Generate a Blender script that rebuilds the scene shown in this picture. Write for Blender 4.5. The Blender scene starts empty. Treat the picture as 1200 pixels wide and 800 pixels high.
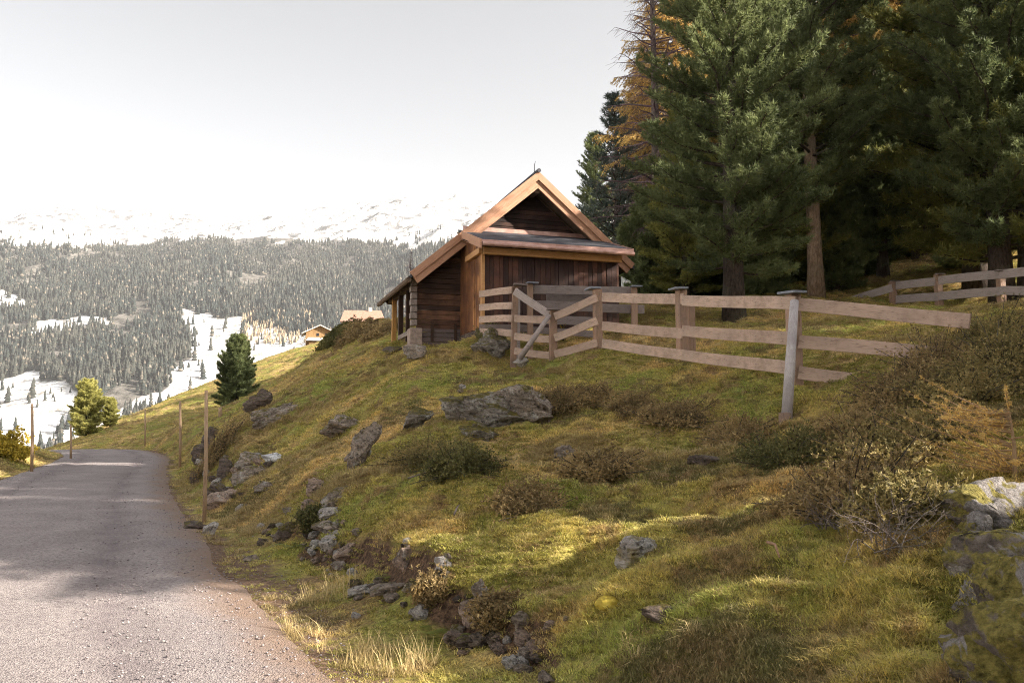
import bpy, math, random
import numpy as np
from mathutils import Vector, Matrix
R = math.radians
C = bpy.data.collections.new('place'); bpy.context.scene.collection.children.link(C)
S = bpy.context.scene

# ------------------------------------------------------------------ camera, sky, sun, exposure
EYE = 1.6; PITCH = math.atan(0.094); FPX = 1000.0
cam = bpy.data.cameras.new('camera'); co = bpy.data.objects.new('camera', cam); C.objects.link(co)
cam.lens = 30.0; cam.sensor_width = 36.0; cam.clip_start = 0.05; cam.clip_end = 12000
co.location = (0, 0, EYE); co.rotation_euler = (R(90) + PITCH, 0, 0)
S.camera = co
SUN_EL = R(26); SUN_AZ = R(-15)            # azimuth measured from +X towards +Y
world = bpy.data.worlds.new('World'); S.world = world; world.use_nodes = True
wn = world.node_tree; wn.nodes.clear()
sky = wn.nodes.new('ShaderNodeTexSky'); sky.sky_type = 'NISHITA'; sky.sun_disc = False
sky.sun_elevation = SUN_EL; sky.sun_rotation = R(90) - SUN_AZ
sky.altitude = 1800; sky.air_density = 1.0; sky.dust_density = 10.0; sky.ozone_density = 1.0
bw = wn.nodes.new('ShaderNodeRGBToBW'); hs = wn.nodes.new('ShaderNodeMix'); hs.data_type = 'RGBA'; hs.inputs[0].default_value = 0.10   # thin high cloud: nearly colourless
bgd = wn.nodes.new('ShaderNodeBackground'); bgd.inputs['Strength'].default_value = 0.105
wo = wn.nodes.new('ShaderNodeOutputWorld')
wn.links.new(sky.outputs[0], bw.inputs[0]); wn.links.new(bw.outputs[0], hs.inputs[6]); wn.links.new(sky.outputs[0], hs.inputs[7]); wn.links.new(hs.outputs[2], bgd.inputs[0]); wn.links.new(bgd.outputs[0], wo.inputs[0])
sl = bpy.data.lights.new('sun', 'SUN'); sl.energy = 5.0; sl.angle = R(0.5); sl.color = (1.0, 0.91, 0.79)
so = bpy.data.objects.new('sun', sl); C.objects.link(so)
sdir = Vector((math.cos(SUN_EL) * math.cos(SUN_AZ), math.cos(SUN_EL) * math.sin(SUN_AZ), math.sin(SUN_EL)))
so.rotation_euler = sdir.to_track_quat('Z', 'Y').to_euler(); so.location = (60, 0, 60)
S.view_settings.view_transform = 'Standard'; S.view_settings.look = 'None'
S.view_settings.gamma = 1.0; S.view_settings.use_curve_mapping = False
S.view_settings.exposure = 1.9
S.render.engine = 'CYCLES'
S.cycles.use_denoising = True; S.cycles.denoiser = 'OPENIMAGEDENOISE'; S.cycles.denoising_prefilter = 'NONE'; S.cycles.denoising_input_passes = 'RGB_ALBEDO_NORMAL'; S.cycles.filter_width = 1.0
S.cycles.max_bounces = 6; S.cycles.diffuse_bounces = 3; S.cycles.transmission_bounces = 3
S.cycles.volume_bounces = 0; S.cycles.transparent_max_bounces = 8
S.cycles.sample_clamp_indirect = 3.0

# ------------------------------------------------------------------ helpers
cp, sp = math.cos(PITCH), math.sin(PITCH)
def ray(u, v):
    a = (u - 600) / FPX; b = (400 - v) / FPX
    return np.array([a, cp - b * sp, sp + b * cp])
def P(u, v, Y):
    d = ray(u, v); return np.array([0, 0, EYE]) + d * (Y / d[1])
def proj(x, y, z):
    z = z - EYE; yc = y * cp + z * sp; zc = -y * sp + z * cp
    return 600 + FPX * x / yc, 400 - FPX * zc / yc

def hsh(ix, iy, iz, seed):
    h = (ix.astype(np.int64) * 374761393 + iy.astype(np.int64) * 668265263 + iz.astype(np.int64) * 2147483647 + seed * 1274126177) & 0xffffffff
    h = ((h ^ (h >> 13)) * 1274126177) & 0xffffffff
    h = ((h ^ (h >> 16)) * 2246822519) & 0xffffffff
    return ((h ^ (h >> 15)) & 0xffffff) / float(0xffffff)
def vnoise(x, y, z=None, seed=0):
    x = np.asarray(x, float); y = np.asarray(y, float)
    if z is None:
        x0 = np.floor(x); y0 = np.floor(y); fx = x - x0; fy = y - y0
        fx = fx * fx * (3 - 2 * fx); fy = fy * fy * (3 - 2 * fy); zz = np.zeros_like(x0)
        a = hsh(x0, y0, zz, seed); b = hsh(x0 + 1, y0, zz, seed); c = hsh(x0, y0 + 1, zz, seed); d = hsh(x0 + 1, y0 + 1, zz, seed)
        return ((a * (1 - fx) + b * fx) * (1 - fy) + (c * (1 - fx) + d * fx) * fy) * 2 - 1
    z = np.asarray(z, float); z0 = np.floor(z); fz = z - z0; fz = fz * fz * (3 - 2 * fz)
    def lay(k):
        x0 = np.floor(x); y0 = np.floor(y); fx = x - x0; fy = y - y0
        fx = fx * fx * (3 - 2 * fx); fy = fy * fy * (3 - 2 * fy); q = z0 + k
        a = hsh(x0, y0, q, seed); b = hsh(x0 + 1, y0, q, seed); c = hsh(x0, y0 + 1, q, seed); d = hsh(x0 + 1, y0 + 1, q, seed)
        return (a * (1 - fx) + b * fx) * (1 - fy) + (c * (1 - fx) + d * fx) * fy
    return (lay(0) * (1 - fz) + lay(1) * fz) * 2 - 1
def fbm(x, y, z=None, seed=0, oct=4, gain=0.5):
    s = 0; a = 1; t = 0
    for i in range(oct):
        # rotate each octave so the lattice does not show
        c_, s_ = math.cos(0.7 * i + 0.3), math.sin(0.7 * i + 0.3)
        xx, yy = (x * c_ - y * s_) * 2 ** i, (x * s_ + y * c_) * 2 ** i
        s = s + a * vnoise(xx + 13.1 * i, yy + 7.7 * i, None if z is None else z * 2 ** i, seed + i); t += a; a *= gain
    return s / t
def sstep(a, b, x):
    t = np.clip((x - a) / (b - a), 0, 1); return t * t * (3 - 2 * t)

def link(o, parent=None):
    C.objects.link(o)
    if parent is not None: o.parent = parent
    return o
def tag(o, label=None, cat=None, group=None, kind=None):
    if label: o['label'] = label
    if cat: o['category'] = cat
    if group: o['group'] = group
    if kind: o['kind'] = kind
    return o
def empty(name, loc, rz=0.0):
    o = bpy.data.objects.new(name, None); C.objects.link(o); o.location = loc; o.rotation_euler = (0, 0, rz); return o
def npmesh(name, V, F, mat, smooth=False):
    """F : (n,3) or (n,4) int array, or a list of such arrays"""
    me = bpy.data.meshes.new(name)
    V = np.asarray(V, np.float32)
    Fs = F if isinstance(F, list) else [F]
    me.vertices.add(len(V)); me.vertices.foreach_set('co', V.ravel())
    idx = np.concatenate([np.asarray(f, np.int32).ravel() for f in Fs])
    tot = np.concatenate([np.full(len(f), np.asarray(f).shape[1], np.int32) for f in Fs])
    st = np.concatenate([[0], np.cumsum(tot)[:-1]]).astype(np.int32)
    me.loops.add(len(idx)); me.loops.foreach_set('vertex_index', idx)
    me.polygons.add(len(tot)); me.polygons.foreach_set('loop_start', st)
    me.update(calc_edges=True)
    if smooth: me.shade_smooth()
    if mat: me.materials.append(mat)
    return me
def attr(me, name, vals):
    a = me.attributes.new(name, 'FLOAT', 'POINT'); a.data.foreach_set('value', np.asarray(vals, np.float32))
def obj(name, me, parent=None, loc=None, rot=None):
    o = bpy.data.objects.new(name, me); link(o, parent)
    if loc is not None: o.location = loc
    if rot is not None: o.rotation_euler = rot
    return o
class MB:
    """collects convex pieces into one mesh"""
    def __init__(s): s.v = []; s.f = []
    def add(s, vs, fs):
        n = len(s.v); s.v += [tuple(map(float, p)) for p in vs]; s.f += [tuple(i + n for i in f) for f in fs]
    def box(s, a, b):
        (x0, y0, z0), (x1, y1, z1) = a, b
        s.add([(x0,y0,z0),(x1,y0,z0),(x1,y1,z0),(x0,y1,z0),(x0,y0,z1),(x1,y0,z1),(x1,y1,z1),(x0,y1,z1)],
              [(0,3,2,1),(4,5,6,7),(0,1,5,4),(1,2,6,5),(2,3,7,6),(3,0,4,7)])
    def prism(s, poly, fn):
        """poly: 2-D points; fn(p, k) -> 3-D for face k=0 (front) or 1 (back)"""
        n = len(poly); vs = [fn(p, 0) for p in poly] + [fn(p, 1) for p in poly]
        s.add(vs, [tuple(range(n)), tuple(reversed(range(n, 2 * n)))] + [(i, n + i, n + (i + 1) % n, (i + 1) % n) for i in range(n)])
    def tube(s, pts, rad, seg=8, cap=True):
        base = len(s.v); pts = [Vector(p) for p in pts]; n = len(pts)
        rad = rad if hasattr(rad, '__len__') else [rad] * n
        for i, p in enumerate(pts):
            t = (pts[min(i + 1, n - 1)] - pts[max(i - 1, 0)]).normalized()
            a = t.cross(Vector((0.13, 0.27, 1)) if abs(t.z) < 0.9 else Vector((1, 0.2, 0))).normalized(); b = t.cross(a)
            for k in range(seg):
                q = p + (a * math.cos(2 * math.pi * k / seg) + b * math.sin(2 * math.pi * k / seg)) * rad[i]; s.v.append(tuple(q))
        for i in range(n - 1):
            for k in range(seg):
                s.f.append((base + i * seg + k, base + i * seg + (k + 1) % seg, base + (i + 1) * seg + (k + 1) % seg, base + (i + 1) * seg + k))
        if cap:
            s.f.append(tuple(base + k for k in reversed(range(seg)))); s.f.append(tuple(base + (n - 1) * seg + k for k in range(seg)))
    def build(s, name, mat, parent=None, loc=None, rot=None, bevel=0.0, smooth=False):
        import bmesh
        me = bpy.data.meshes.new(name); me.from_pydata(s.v, [], s.f)
        bm = bmesh.new(); bm.from_mesh(me); bmesh.ops.recalc_face_normals(bm, faces=bm.faces)
        if bevel: bmesh.ops.bevel(bm, geom=list(bm.edges), offset=bevel, segments=1, affect='EDGES')
        bm.to_mesh(me); bm.free()
        if mat: me.materials.append(mat)
        if smooth: me.shade_smooth()
        return obj(name, me, parent, loc, rot)

# ------------------------------------------------------------------ materials
class NT:
    def __init__(s, name):
        s.m = bpy.data.materials.new(name); s.m.use_nodes = True; s.t = s.m.node_tree; s.t.nodes.clear()
        s.out = s.t.nodes.new('ShaderNodeOutputMaterial')
    def n(s, typ, **kw):
        nd = s.t.nodes.new(typ)
        for k, v in kw.items(): setattr(nd, k, v)
        return nd
    def l(s, a, b): s.t.links.new(a, b)
    def setv(s, sock, v):
        if hasattr(v, 'is_linked') or hasattr(v, 'links'): s.l(v, sock)
        else: sock.default_value = v
    def coords(s, kind='Object', scale=(1, 1, 1), loc=(0, 0, 0), rot=(0, 0, 0)):
        if kind == 'Position': o = s.n('ShaderNodeNewGeometry').outputs['Position']
        else: o = s.n('ShaderNodeTexCoord').outputs[kind]
        mp = s.n('ShaderNodeMapping'); mp.inputs['Scale'].default_value = scale; mp.inputs['Location'].default_value = loc; mp.inputs['Rotation'].default_value = rot
        s.l(o, mp.inputs[0]); return mp.outputs[0]
    def noise(s, vec, scale, detail=4, rough=0.55, dist=0.0):
        nd = s.n('ShaderNodeTexNoise'); s.l(vec, nd.inputs['Vector']); nd.inputs['Scale'].default_value = scale
        nd.inputs['Detail'].default_value = detail; nd.inputs['Roughness'].default_value = rough; nd.inputs['Distortion'].default_value = dist
        return nd.outputs['Fac']
    def voro(s, vec, scale, feature='F1', out='Distance', rnd=1.0):
        nd = s.n('ShaderNodeTexVoronoi', feature=feature); s.l(vec, nd.inputs['Vector']); nd.inputs['Scale'].default_value = scale; nd.inputs['Randomness'].default_value = rnd
        return nd.outputs[out]
    def ramp(s, fac, stops, interp='LINEAR'):
        nd = s.n('ShaderNodeValToRGB'); nd.color_ramp.interpolation = interp; e = nd.color_ramp.elements
        while len(e) < len(stops): e.new(0.5)
        for i, (p, c) in enumerate(stops):
            e[i].position = p; e[i].color = (c, c, c, 1) if not hasattr(c, '__len__') else (*c, 1)
        s.l(fac, nd.inputs[0]); return nd.outputs[0]
    def mix(s, fac, a, b, mode='MIX'):
        nd = s.n('ShaderNodeMix', data_type='RGBA', blend_type=mode); s.setv(nd.inputs[0], fac)
        for k, v in ((6, a), (7, b)):
            if hasattr(v, 'links'): s.l(v, nd.inputs[k])
            else: nd.inputs[k].default_value = (*v, 1) if len(v) == 3 else v
        return nd.outputs[2]
    def math(s, op, a, b=0.0, clamp=False):
        nd = s.n('ShaderNodeMath', operation=op, use_clamp=clamp); s.setv(nd.inputs[0], a); s.setv(nd.inputs[1], b); return nd.outputs[0]
    def attrib(s, name): return s.n('ShaderNodeAttribute', attribute_name=name).outputs['Fac']
    def island(s): return s.n('ShaderNodeNewGeometry').outputs['Random Per Island']
    def nz(s):
        sx = s.n('ShaderNodeSeparateXYZ'); s.l(s.n('ShaderNodeNewGeometry').outputs['Normal'], sx.inputs[0]); return sx.outputs['Z']
    def bump(s, h, strength=0.5, dist=0.02):
        b = s.n('ShaderNodeBump'); b.inputs['Strength'].default_value = strength; b.inputs['Distance'].default_value = dist; s.l(h, b.inputs['Height']); return b.outputs[0]
    def finish(s, col, rough=0.85, normal=None, spec=0.3, metal=0.0, trans=0.0):
        p = s.n('ShaderNodeBsdfPrincipled')
        if hasattr(col, 'links'): s.l(col, p.inputs['Base Color'])
        else: p.inputs['Base Color'].default_value = (*col, 1)
        s.setv(p.inputs['Roughness'], rough); p.inputs['Specular IOR Level'].default_value = spec; p.inputs['Metallic'].default_value = metal
        if normal is not None: s.l(normal, p.inputs['Normal'])
        sh = p.outputs[0]
        if trans:
            t = s.n('ShaderNodeBsdfTranslucent')
            if hasattr(col, 'links'): s.l(col, t.inputs[0])
            else: t.inputs[0].default_value = (*col, 1)
            mx = s.n('ShaderNodeMixShader'); mx.inputs[0].default_value = trans; s.l(sh, mx.inputs[1]); s.l(t.outputs[0], mx.inputs[2]); sh = mx.outputs[0]
        s.l(sh, s.out.inputs[0]); return s.m

def turf_colour(t, bright=1.0):
    """patchy autumn turf, a function of the place only"""
    p = t.coords('Position')
    a = t.noise(p, 0.45, 3, 0.6, 0.6); b = t.noise(t.coords('Position', loc=(31, 7, 3)), 1.9, 4, 0.65, 0.3); c = t.noise(t.coords('Position', loc=(3, 57, 9)), 14, 3, 0.6)
    k = bright
    green = (0.19 * k, 0.215 * k, 0.048 * k); olive = (0.28 * k, 0.24 * k, 0.064 * k); straw = (0.40 * k, 0.285 * k, 0.12 * k); brown = (0.17 * k, 0.11 * k, 0.058 * k)
    base = t.ramp(a, [(0.36, green), (0.5, olive), (0.62, straw)])
    base = t.mix(t.ramp(b, [(0.38, 0.9), (0.49, 0.0)]), base, brown)
    base = t.mix(t.ramp(c, [(0.45, 0.0), (0.75, 0.55)]), base, straw)
    return base
def mat_turf():
    t = NT('turf'); col = turf_colour(t, 1.45)
    p = t.coords('Position'); n2 = t.noise(p, 30, 6, 0.7); n3 = t.noise(p, 6, 4, 0.6)
    col = t.mix(t.ramp(n2, [(0.35, 0.75), (0.6, 0.0)]), col, (0.035, 0.026, 0.014))
    soil = t.mix(t.ramp(t.noise(p, 18, 5, 0.7), [(0.4, 0.0), (0.65, 1.0)]), (0.10, 0.062, 0.04), (0.26, 0.17, 0.115))
    soil = t.mix(t.ramp(t.voro(p, 40), [(0.12, 0.8), (0.3, 0.0)]), soil, (0.30, 0.25, 0.23))
    f = t.math('ADD', t.attrib('dirt'), t.math('MULTIPLY', t.math('SUBTRACT', n3, 0.5), 0.9), True)
    col = t.mix(t.ramp(f, [(0.35, 0.0), (0.65, 1.0)]), col, soil)
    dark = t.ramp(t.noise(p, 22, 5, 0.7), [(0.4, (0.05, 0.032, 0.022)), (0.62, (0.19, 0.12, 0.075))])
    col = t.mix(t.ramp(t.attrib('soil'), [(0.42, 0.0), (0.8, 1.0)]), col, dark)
    h = t.math('ADD', n2, t.math('MULTIPLY', n3, 2.0))
    return t.finish(col, 0.95, t.bump(h, 0.9, 0.035), 0.1)
def mat_blade(name, mode):
    t = NT(name)
    if mode == 'turf': col = t.mix(0.0, turf_colour(t, 2.8), (0, 0, 0))
    elif mode == 'straw': col = t.ramp(t.noise(t.coords('Position'), 1.2, 3), [(0.35, (0.46, 0.34, 0.15)), (0.65, (0.62, 0.48, 0.24))])
    elif mode == 'heath': col = t.ramp(t.noise(t.coords('Position'), 3.0, 4), [(0.35, (0.16, 0.16, 0.055)), (0.5, (0.26, 0.21, 0.085)), (0.68, (0.36, 0.24, 0.13))])
    elif mode == 'moss': col = t.ramp(t.noise(t.coords('Position'), 2.0, 4), [(0.35, (0.28, 0.29, 0.05)), (0.65, (0.48, 0.42, 0.09))])
    r = t.n('ShaderNodeObjectInfo').outputs['Random']; i = t.island()
    col = t.mix(t.ramp(i, [(0.0, 0.9), (0.35, 0.0), (0.7, 0.0), (1.0, 0.8)]), col, t.mix(t.ramp(i, [(0.5, 0.0), (0.51, 1.0)]), (0.07, 0.065, 0.025), (0.55, 0.45, 0.25)))
    col = t.mix(t.math('MULTIPLY', r, 0.25), col, (0.30, 0.24, 0.10))
    return t.finish(col, 0.7, None, 0.15, trans=0.3)
def mat_rock(name, base=(0.22, 0.20, 0.19), lichen=0.5, moss=0.4, tint=None):
    t = NT(name); p = t.coords('Position')
    st = t.noise(t.coords('Object', scale=(1, 1, 5), rot=(0.3, 0.25, 0)), 4, 6, 0.7, 0.5)
    b = base
    col = t.ramp(st, [(0.3, tuple(x * 0.35 for x in b)), (0.5, b), (0.72, tuple(min(1, x * 1.7) for x in b))])
    col = t.mix(t.ramp(t.noise(p, 7, 6, 0.75), [(0.62 - 0.15 * lichen, 0.0), (0.72 - 0.15 * lichen, 0.85)]), col, (0.46, 0.45, 0.41))
    if tint: col = t.mix(t.ramp(t.noise(p, 3.1, 5, 0.6), [(0.45, 0.0), (0.6, 0.8)]), col, tint)
    col = t.mix(t.ramp(t.noise(p, 22, 5, 0.7), [(0.35, 0.85), (0.48, 0.0)]), col, (0.03, 0.027, 0.024))
    mo = t.math('MULTIPLY', t.ramp(t.nz(), [(0.25, 0.0), (0.75, 1.0)]), t.ramp(t.noise(p, 5, 5, 0.7), [(0.62 - 0.3 * moss, 0.0), (0.72 - 0.3 * moss, 1.0)]))
    col = t.mix(mo, col, t.ramp(t.noise(p, 25, 3), [(0.35, (0.05, 0.045, 0.01)), (0.65, (0.17, 0.13, 0.03))]))
    h = t.math('ADD', t.noise(p, 16, 8, 0.75), t.math('MULTIPLY', st, 1.2))
    return t.finish(col, 0.88, t.bump(h, 1.0, 0.05), 0.25)
def mat_wood(name, a, b, c=None, axis='x', rough=0.75, knots=0.3, weather=None, bumpd=0.004):
    """grain runs along the object's local axis; each board (island) takes its own tone"""
    t = NT(name); k = {'x': (0.6, 9, 9), 'y': (9, 0.6, 9), 'z': (9, 9, 0.6)}[axis]
    isl = t.island()
    tc = t.n('ShaderNodeTexCoord').outputs['Object']; ad = t.n('ShaderNodeVectorMath', operation='ADD'); cm = t.n('ShaderNodeCombineXYZ')
    for q in range(3): t.l(t.math('MULTIPLY', isl, 17.0 + 9 * q), cm.inputs[q])
    t.l(tc, ad.inputs[0]); t.l(cm.outputs[0], ad.inputs[1]); mp = t.n('ShaderNodeMapping'); mp.inputs['Scale'].default_value = k; t.l(ad.outputs[0], mp.inputs[0])
    g = t.noise(mp.outputs[0], 4.0, 7, 0.7, 0.8); g2 = t.noise(mp.outputs[0], 0.7, 3, 0.5)
    col = t.ramp(g, [(0.28, a), (0.72, b)])
    if c: col = t.mix(t.ramp(t.math('ADD', t.math('MULTIPLY', isl, 0.65), t.math('MULTIPLY', g2, 0.5)), [(0.45, 0.0), (0.85, 0.9)]), col, c)
    if weather: col = t.mix(t.ramp(t.noise(t.coords('Object', loc=(5, 2, 1)), 1.6, 4, 0.6), [(0.42, 0.0), (0.62, 0.85)]), col, weather)
    col = t.mix(t.ramp(g, [(0.2, 0.8), (0.36, 0.0)]), col, tuple(x * 0.35 for x in a))
    if knots:
        kn = t.voro(ad.outputs[0], 2.3); kr = t.n('ShaderNodeSeparateColor'); t.l(t.voro(ad.outputs[0], 2.3, out='Color'), kr.inputs[0])
        sz = t.math('MULTIPLY', kr.outputs[0], 0.11); kf = t.math('MULTIPLY', t.math('LESS_THAN', kn, sz), knots)
        col = t.mix(kf, col, tuple(x * 0.32 for x in a)); col = t.mix(t.math('MULTIPLY', t.ramp(t.math('DIVIDE', kn, t.math('ADD', sz, 0.02)), [(0.8, 0.5), (2.2, 0.0)]), knots), col, tuple(x * 0.75 for x in a))
        cr = t.noise(mp.outputs[0], 2.2, 2, 0.5, 1.5); col = t.mix(t.ramp(cr, [(0.485, 0.0), (0.5, 0.75), (0.515, 0.0)]), col, tuple(x * 0.4 for x in a))
    rnd_ = t.n('ShaderNodeObjectInfo').outputs['Random']; col = t.mix(t.math('MULTIPLY', rnd_, 0.30), col, tuple((x + y) * 0.33 * k_ for x, y, k_ in zip(a, b, (1.0, 0.97, 0.95))))
    st = t.noise(t.coords('Object', loc=(2, 9, 4)), 3.2, 5, 0.7, 0.6); col = t.mix(t.ramp(st, [(0.50, 0.0), (0.70, 0.55)]), col, tuple(x * 0.8 for x in a))
    return t.finish(col, rough, t.bump(g, 0.8, bumpd), 0.25)
M = {}
M['turf'] = mat_turf()
for k in ('turf', 'straw', 'heath', 'moss'): M['b_' + k] = mat_blade('grass_' + k, k)
M['rock'] = mat_rock('grey_schist', (0.29, 0.235, 0.19), 0.45, 0.45)
M['rock_dark'] = mat_rock('dark_schist', (0.15, 0.115, 0.095), 0.25, 0.5)
M['rock_tan'] = mat_rock('tan_stone', (0.34, 0.25, 0.195), 0.3, 0.1)
M['rock_pale'] = mat_rock('pale_stone', (0.46, 0.42, 0.385), 0.6, 0.15)
M['rock_moss'] = mat_rock('mossy_rock', (0.25, 0.22, 0.19), 0.6, 0.85)
M['rock_yellow'] = mat_rock('lichened_stone', (0.42, 0.39, 0.37), 0.8, 0.1, (0.30, 0.22, 0.03))
M['rock_white'] = mat_rock('white_stone', (0.66, 0.66, 0.68), 0.2, 0.0)
M['rail'] = mat_wood('larch_rail', (0.17, 0.105, 0.075), (0.68, 0.50, 0.395), (0.52, 0.38, 0.30), 'x', 0.8, 0.85, (0.38, 0.285, 0.23))
M['rail_grey'] = mat_wood('grey_rail', (0.11, 0.08, 0.07), (0.21, 0.165, 0.15), (0.24, 0.20, 0.19), 'x', 0.85, 0.4)
M['rail_silver'] = mat_wood('silver_rail', (0.20, 0.165, 0.15), (0.36, 0.30, 0.28), (0.42, 0.36, 0.34), 'x', 0.85, 0.3)
M['rail_far'] = mat_wood('shaded_rail', (0.18, 0.145, 0.135), (0.38, 0.32, 0.30), (0.40, 0.34, 0.32), 'x', 0.85, 0.3)  # mid grey timber tone of the far fence
M['post'] = mat_wood('fence_post', (0.14, 0.09, 0.065), (0.38, 0.26, 0.195), (0.35, 0.22, 0.15), 'z', 0.8, 0.6, (0.22, 0.155, 0.12))
M['post_orange'] = mat_wood('orange_post', (0.24, 0.13, 0.065), (0.44, 0.27, 0.15), (0.33, 0.23, 0.18), 'z', 0.8, 0.4)
M['pole_white'] = mat_wood('debarked_pole', (0.34, 0.30, 0.29), (0.60, 0.56, 0.56), None, 'z', 0.8, 0.6, (0.28, 0.25, 0.25))
M['cap'] = mat_wood('post_cap', (0.13, 0.14, 0.17), (0.30, 0.32, 0.37), None, 'x', 0.6, 0.0)
M['stake'] = mat_wood('snow_stake', (0.26, 0.17, 0.10), (0.46, 0.33, 0.22), None, 'z', 0.8, 0.2)
M['log'] = mat_wood('dark_log_boards', (0.018, 0.010, 0.008), (0.11, 0.060, 0.042), (0.24, 0.12, 0.07), 'x', 0.8, 0.2, (0.030, 0.018, 0.014), 0.01)
M['gable'] = mat_wood('gable_boards', (0.010, 0.006, 0.006), (0.045, 0.024, 0.020), (0.10, 0.05, 0.035), 'x', 0.8, 0.1, (0.016, 0.010, 0.009), 0.008)
M['logend'] = mat_wood('grey_log_ends', (0.14, 0.11, 0.095), (0.36, 0.30, 0.27), None, 'y', 0.85, 0.0)
M['skirt'] = mat_wood('grey_skirt_boards', (0.09, 0.07, 0.065), (0.20, 0.155, 0.145), (0.16, 0.12, 0.11), 'x', 0.85, 0.2)
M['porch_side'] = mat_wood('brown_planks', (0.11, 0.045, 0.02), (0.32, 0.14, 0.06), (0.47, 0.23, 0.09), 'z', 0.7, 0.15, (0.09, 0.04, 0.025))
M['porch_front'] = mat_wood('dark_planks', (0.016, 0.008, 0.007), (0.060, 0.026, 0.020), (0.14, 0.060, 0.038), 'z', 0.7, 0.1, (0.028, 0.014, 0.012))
M['barge'] = mat_wood('fresh_larch', (0.33, 0.165, 0.095), (0.54, 0.31, 0.20), None, 'x', 0.65, 0.3)
M['beam'] = mat_wood('orange_beam', (0.38, 0.19, 0.07), (0.60, 0.34, 0.15), None, 'x', 0.65, 0.3)
M['oldwood'] = mat_wood('old_wood', (0.05, 0.032, 0.022), (0.16, 0.105, 0.075), (0.24, 0.17, 0.12), 'y', 0.85, 0.1)
M['orange_post'] = mat_wood('bright_post', (0.40, 0.20, 0.06), (0.66, 0.37, 0.13), None, 'z', 0.7, 0.2)
M['dark_post'] = mat_wood('dark_post', (0.03, 0.016, 0.01), (0.08, 0.045, 0.03), None, 'z', 0.8, 0.0)
t = NT('copper'); n_ = t.noise(t.coords('Object'), 5, 5, 0.6)
M['copper'] = t.finish(t.ramp(n_, [(0.35, (0.36, 0.20, 0.16)), (0.65, (0.54, 0.34, 0.29))]), 0.42, None, 0.5, 0.45)
t = NT('roof_felt'); n_ = t.noise(t.coords('Object'), 40, 4, 0.7)
M['felt'] = t.finish(t.ramp(n_, [(0.35, (0.03, 0.03, 0.036)), (0.65, (0.085, 0.085, 0.10))]), 0.8, t.bump(n_, 0.4, 0.01), 0.3)
t = NT('plaster'); n_ = t.noise(t.coords('Object'), 9, 5, 0.65)
M['plaster'] = t.finish(t.ramp(n_, [(0.35, (0.22, 0.165, 0.135)), (0.65, (0.38, 0.30, 0.255))]), 0.9, t.bump(n_, 0.4, 0.02))
t = NT('iron'); M['iron'] = t.finish((0.05, 0.05, 0.05), 0.5, None, 0.5, 0.8)
def mat_bark(name, a, b, sc=3.0):
    t = NT(name); n1 = t.noise(t.coords('Object', scale=(1, 1, 0.35)), 6 * sc, 6, 0.7); n2 = t.noise(t.coords('Object'), 1.2, 3)
    col = t.ramp(n1, [(0.35, a), (0.65, b)]); col = t.mix(t.ramp(n2, [(0.45, 0.0), (0.65, 0.4)]), col, (0.16, 0.16, 0.12))
    return t.finish(col, 0.9, t.bump(n1, 1.0, 0.03), 0.15)
M['bark'] = mat_bark('pine_bark', (0.022, 0.016, 0.013), (0.085, 0.062, 0.05))
M['bark_pale'] = mat_bark('pale_pine_bark', (0.13, 0.085, 0.055), (0.33, 0.235, 0.165))
M['bark_larch'] = mat_bark('larch_bark', (0.055, 0.038, 0.036), (0.17, 0.13, 0.125))
M['twig_purple'] = mat_bark('bare_twigs', (0.10, 0.062, 0.075), (0.22, 0.15, 0.17))
M['twig_grey'] = mat_bark('grey_twigs', (0.09, 0.07, 0.06), (0.22, 0.18, 0.16))
def mat_leaf(name, cols, trans=0.42, big=0.35):
    t = NT(name); i = t.island(); n1 = t.noise(t.coords('Position'), big, 3); n2 = t.noise(t.coords('Position'), 2.2, 3)
    col = t.ramp(i, [(k / (len(cols) - 1), c) for k, c in enumerate(cols)])
    col = t.mix(t.ramp(n1, [(0.40, 0.0), (0.62, 0.6)]), col, tuple(x * 1.35 for x in cols[-1]))
    col = t.mix(t.ramp(n2, [(0.38, 0.5), (0.55, 0.0)]), col, tuple(x * 0.6 for x in cols[0]))
    return t.finish(col, 0.6, None, 0.25, trans=trans)
M['needle'] = mat_leaf('pine_needles', [(0.085, 0.115, 0.050), (0.14, 0.172, 0.075), (0.22, 0.245, 0.105)])
M['needle_blue'] = mat_leaf('blue_pine_needles', [(0.075, 0.10, 0.090), (0.115, 0.15, 0.13), (0.17, 0.205, 0.17)])
M['needle_olive'] = mat_leaf('olive_pine_needles', [(0.13, 0.145, 0.042), (0.21, 0.215, 0.062), (0.31, 0.30, 0.09)])
M['needle_sun'] = mat_leaf('bright_pine_needles', [(0.26, 0.26, 0.07), (0.42, 0.40, 0.12), (0.54, 0.51, 0.20)])  # sunlight on these crowns is worked into a brighter needle colour
M['larch_gold'] = mat_leaf('golden_larch_needles', [(0.52, 0.33, 0.08), (0.68, 0.47, 0.15), (0.78, 0.58, 0.24)], 0.5)
M['larch_rust'] = mat_leaf('rusty_larch_needles', [(0.28, 0.19, 0.11), (0.42, 0.29, 0.17), (0.54, 0.38, 0.23)], 0.4)
M['shrub'] = mat_leaf('shrub_leaves', [(0.08, 0.088, 0.032), (0.14, 0.14, 0.046), (0.22, 0.19, 0.07)], 0.25, 1.5)
M['shrub_brown'] = mat_leaf('brown_shrub_leaves', [(0.17, 0.125, 0.06), (0.28, 0.20, 0.095), (0.40, 0.29, 0.13)], 0.25, 1.5)
M['shrub_mid'] = mat_leaf('scrub_leaves', [(0.13, 0.12, 0.042), (0.23, 0.19, 0.07), (0.38, 0.29, 0.12)], 0.3, 2.5)
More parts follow.
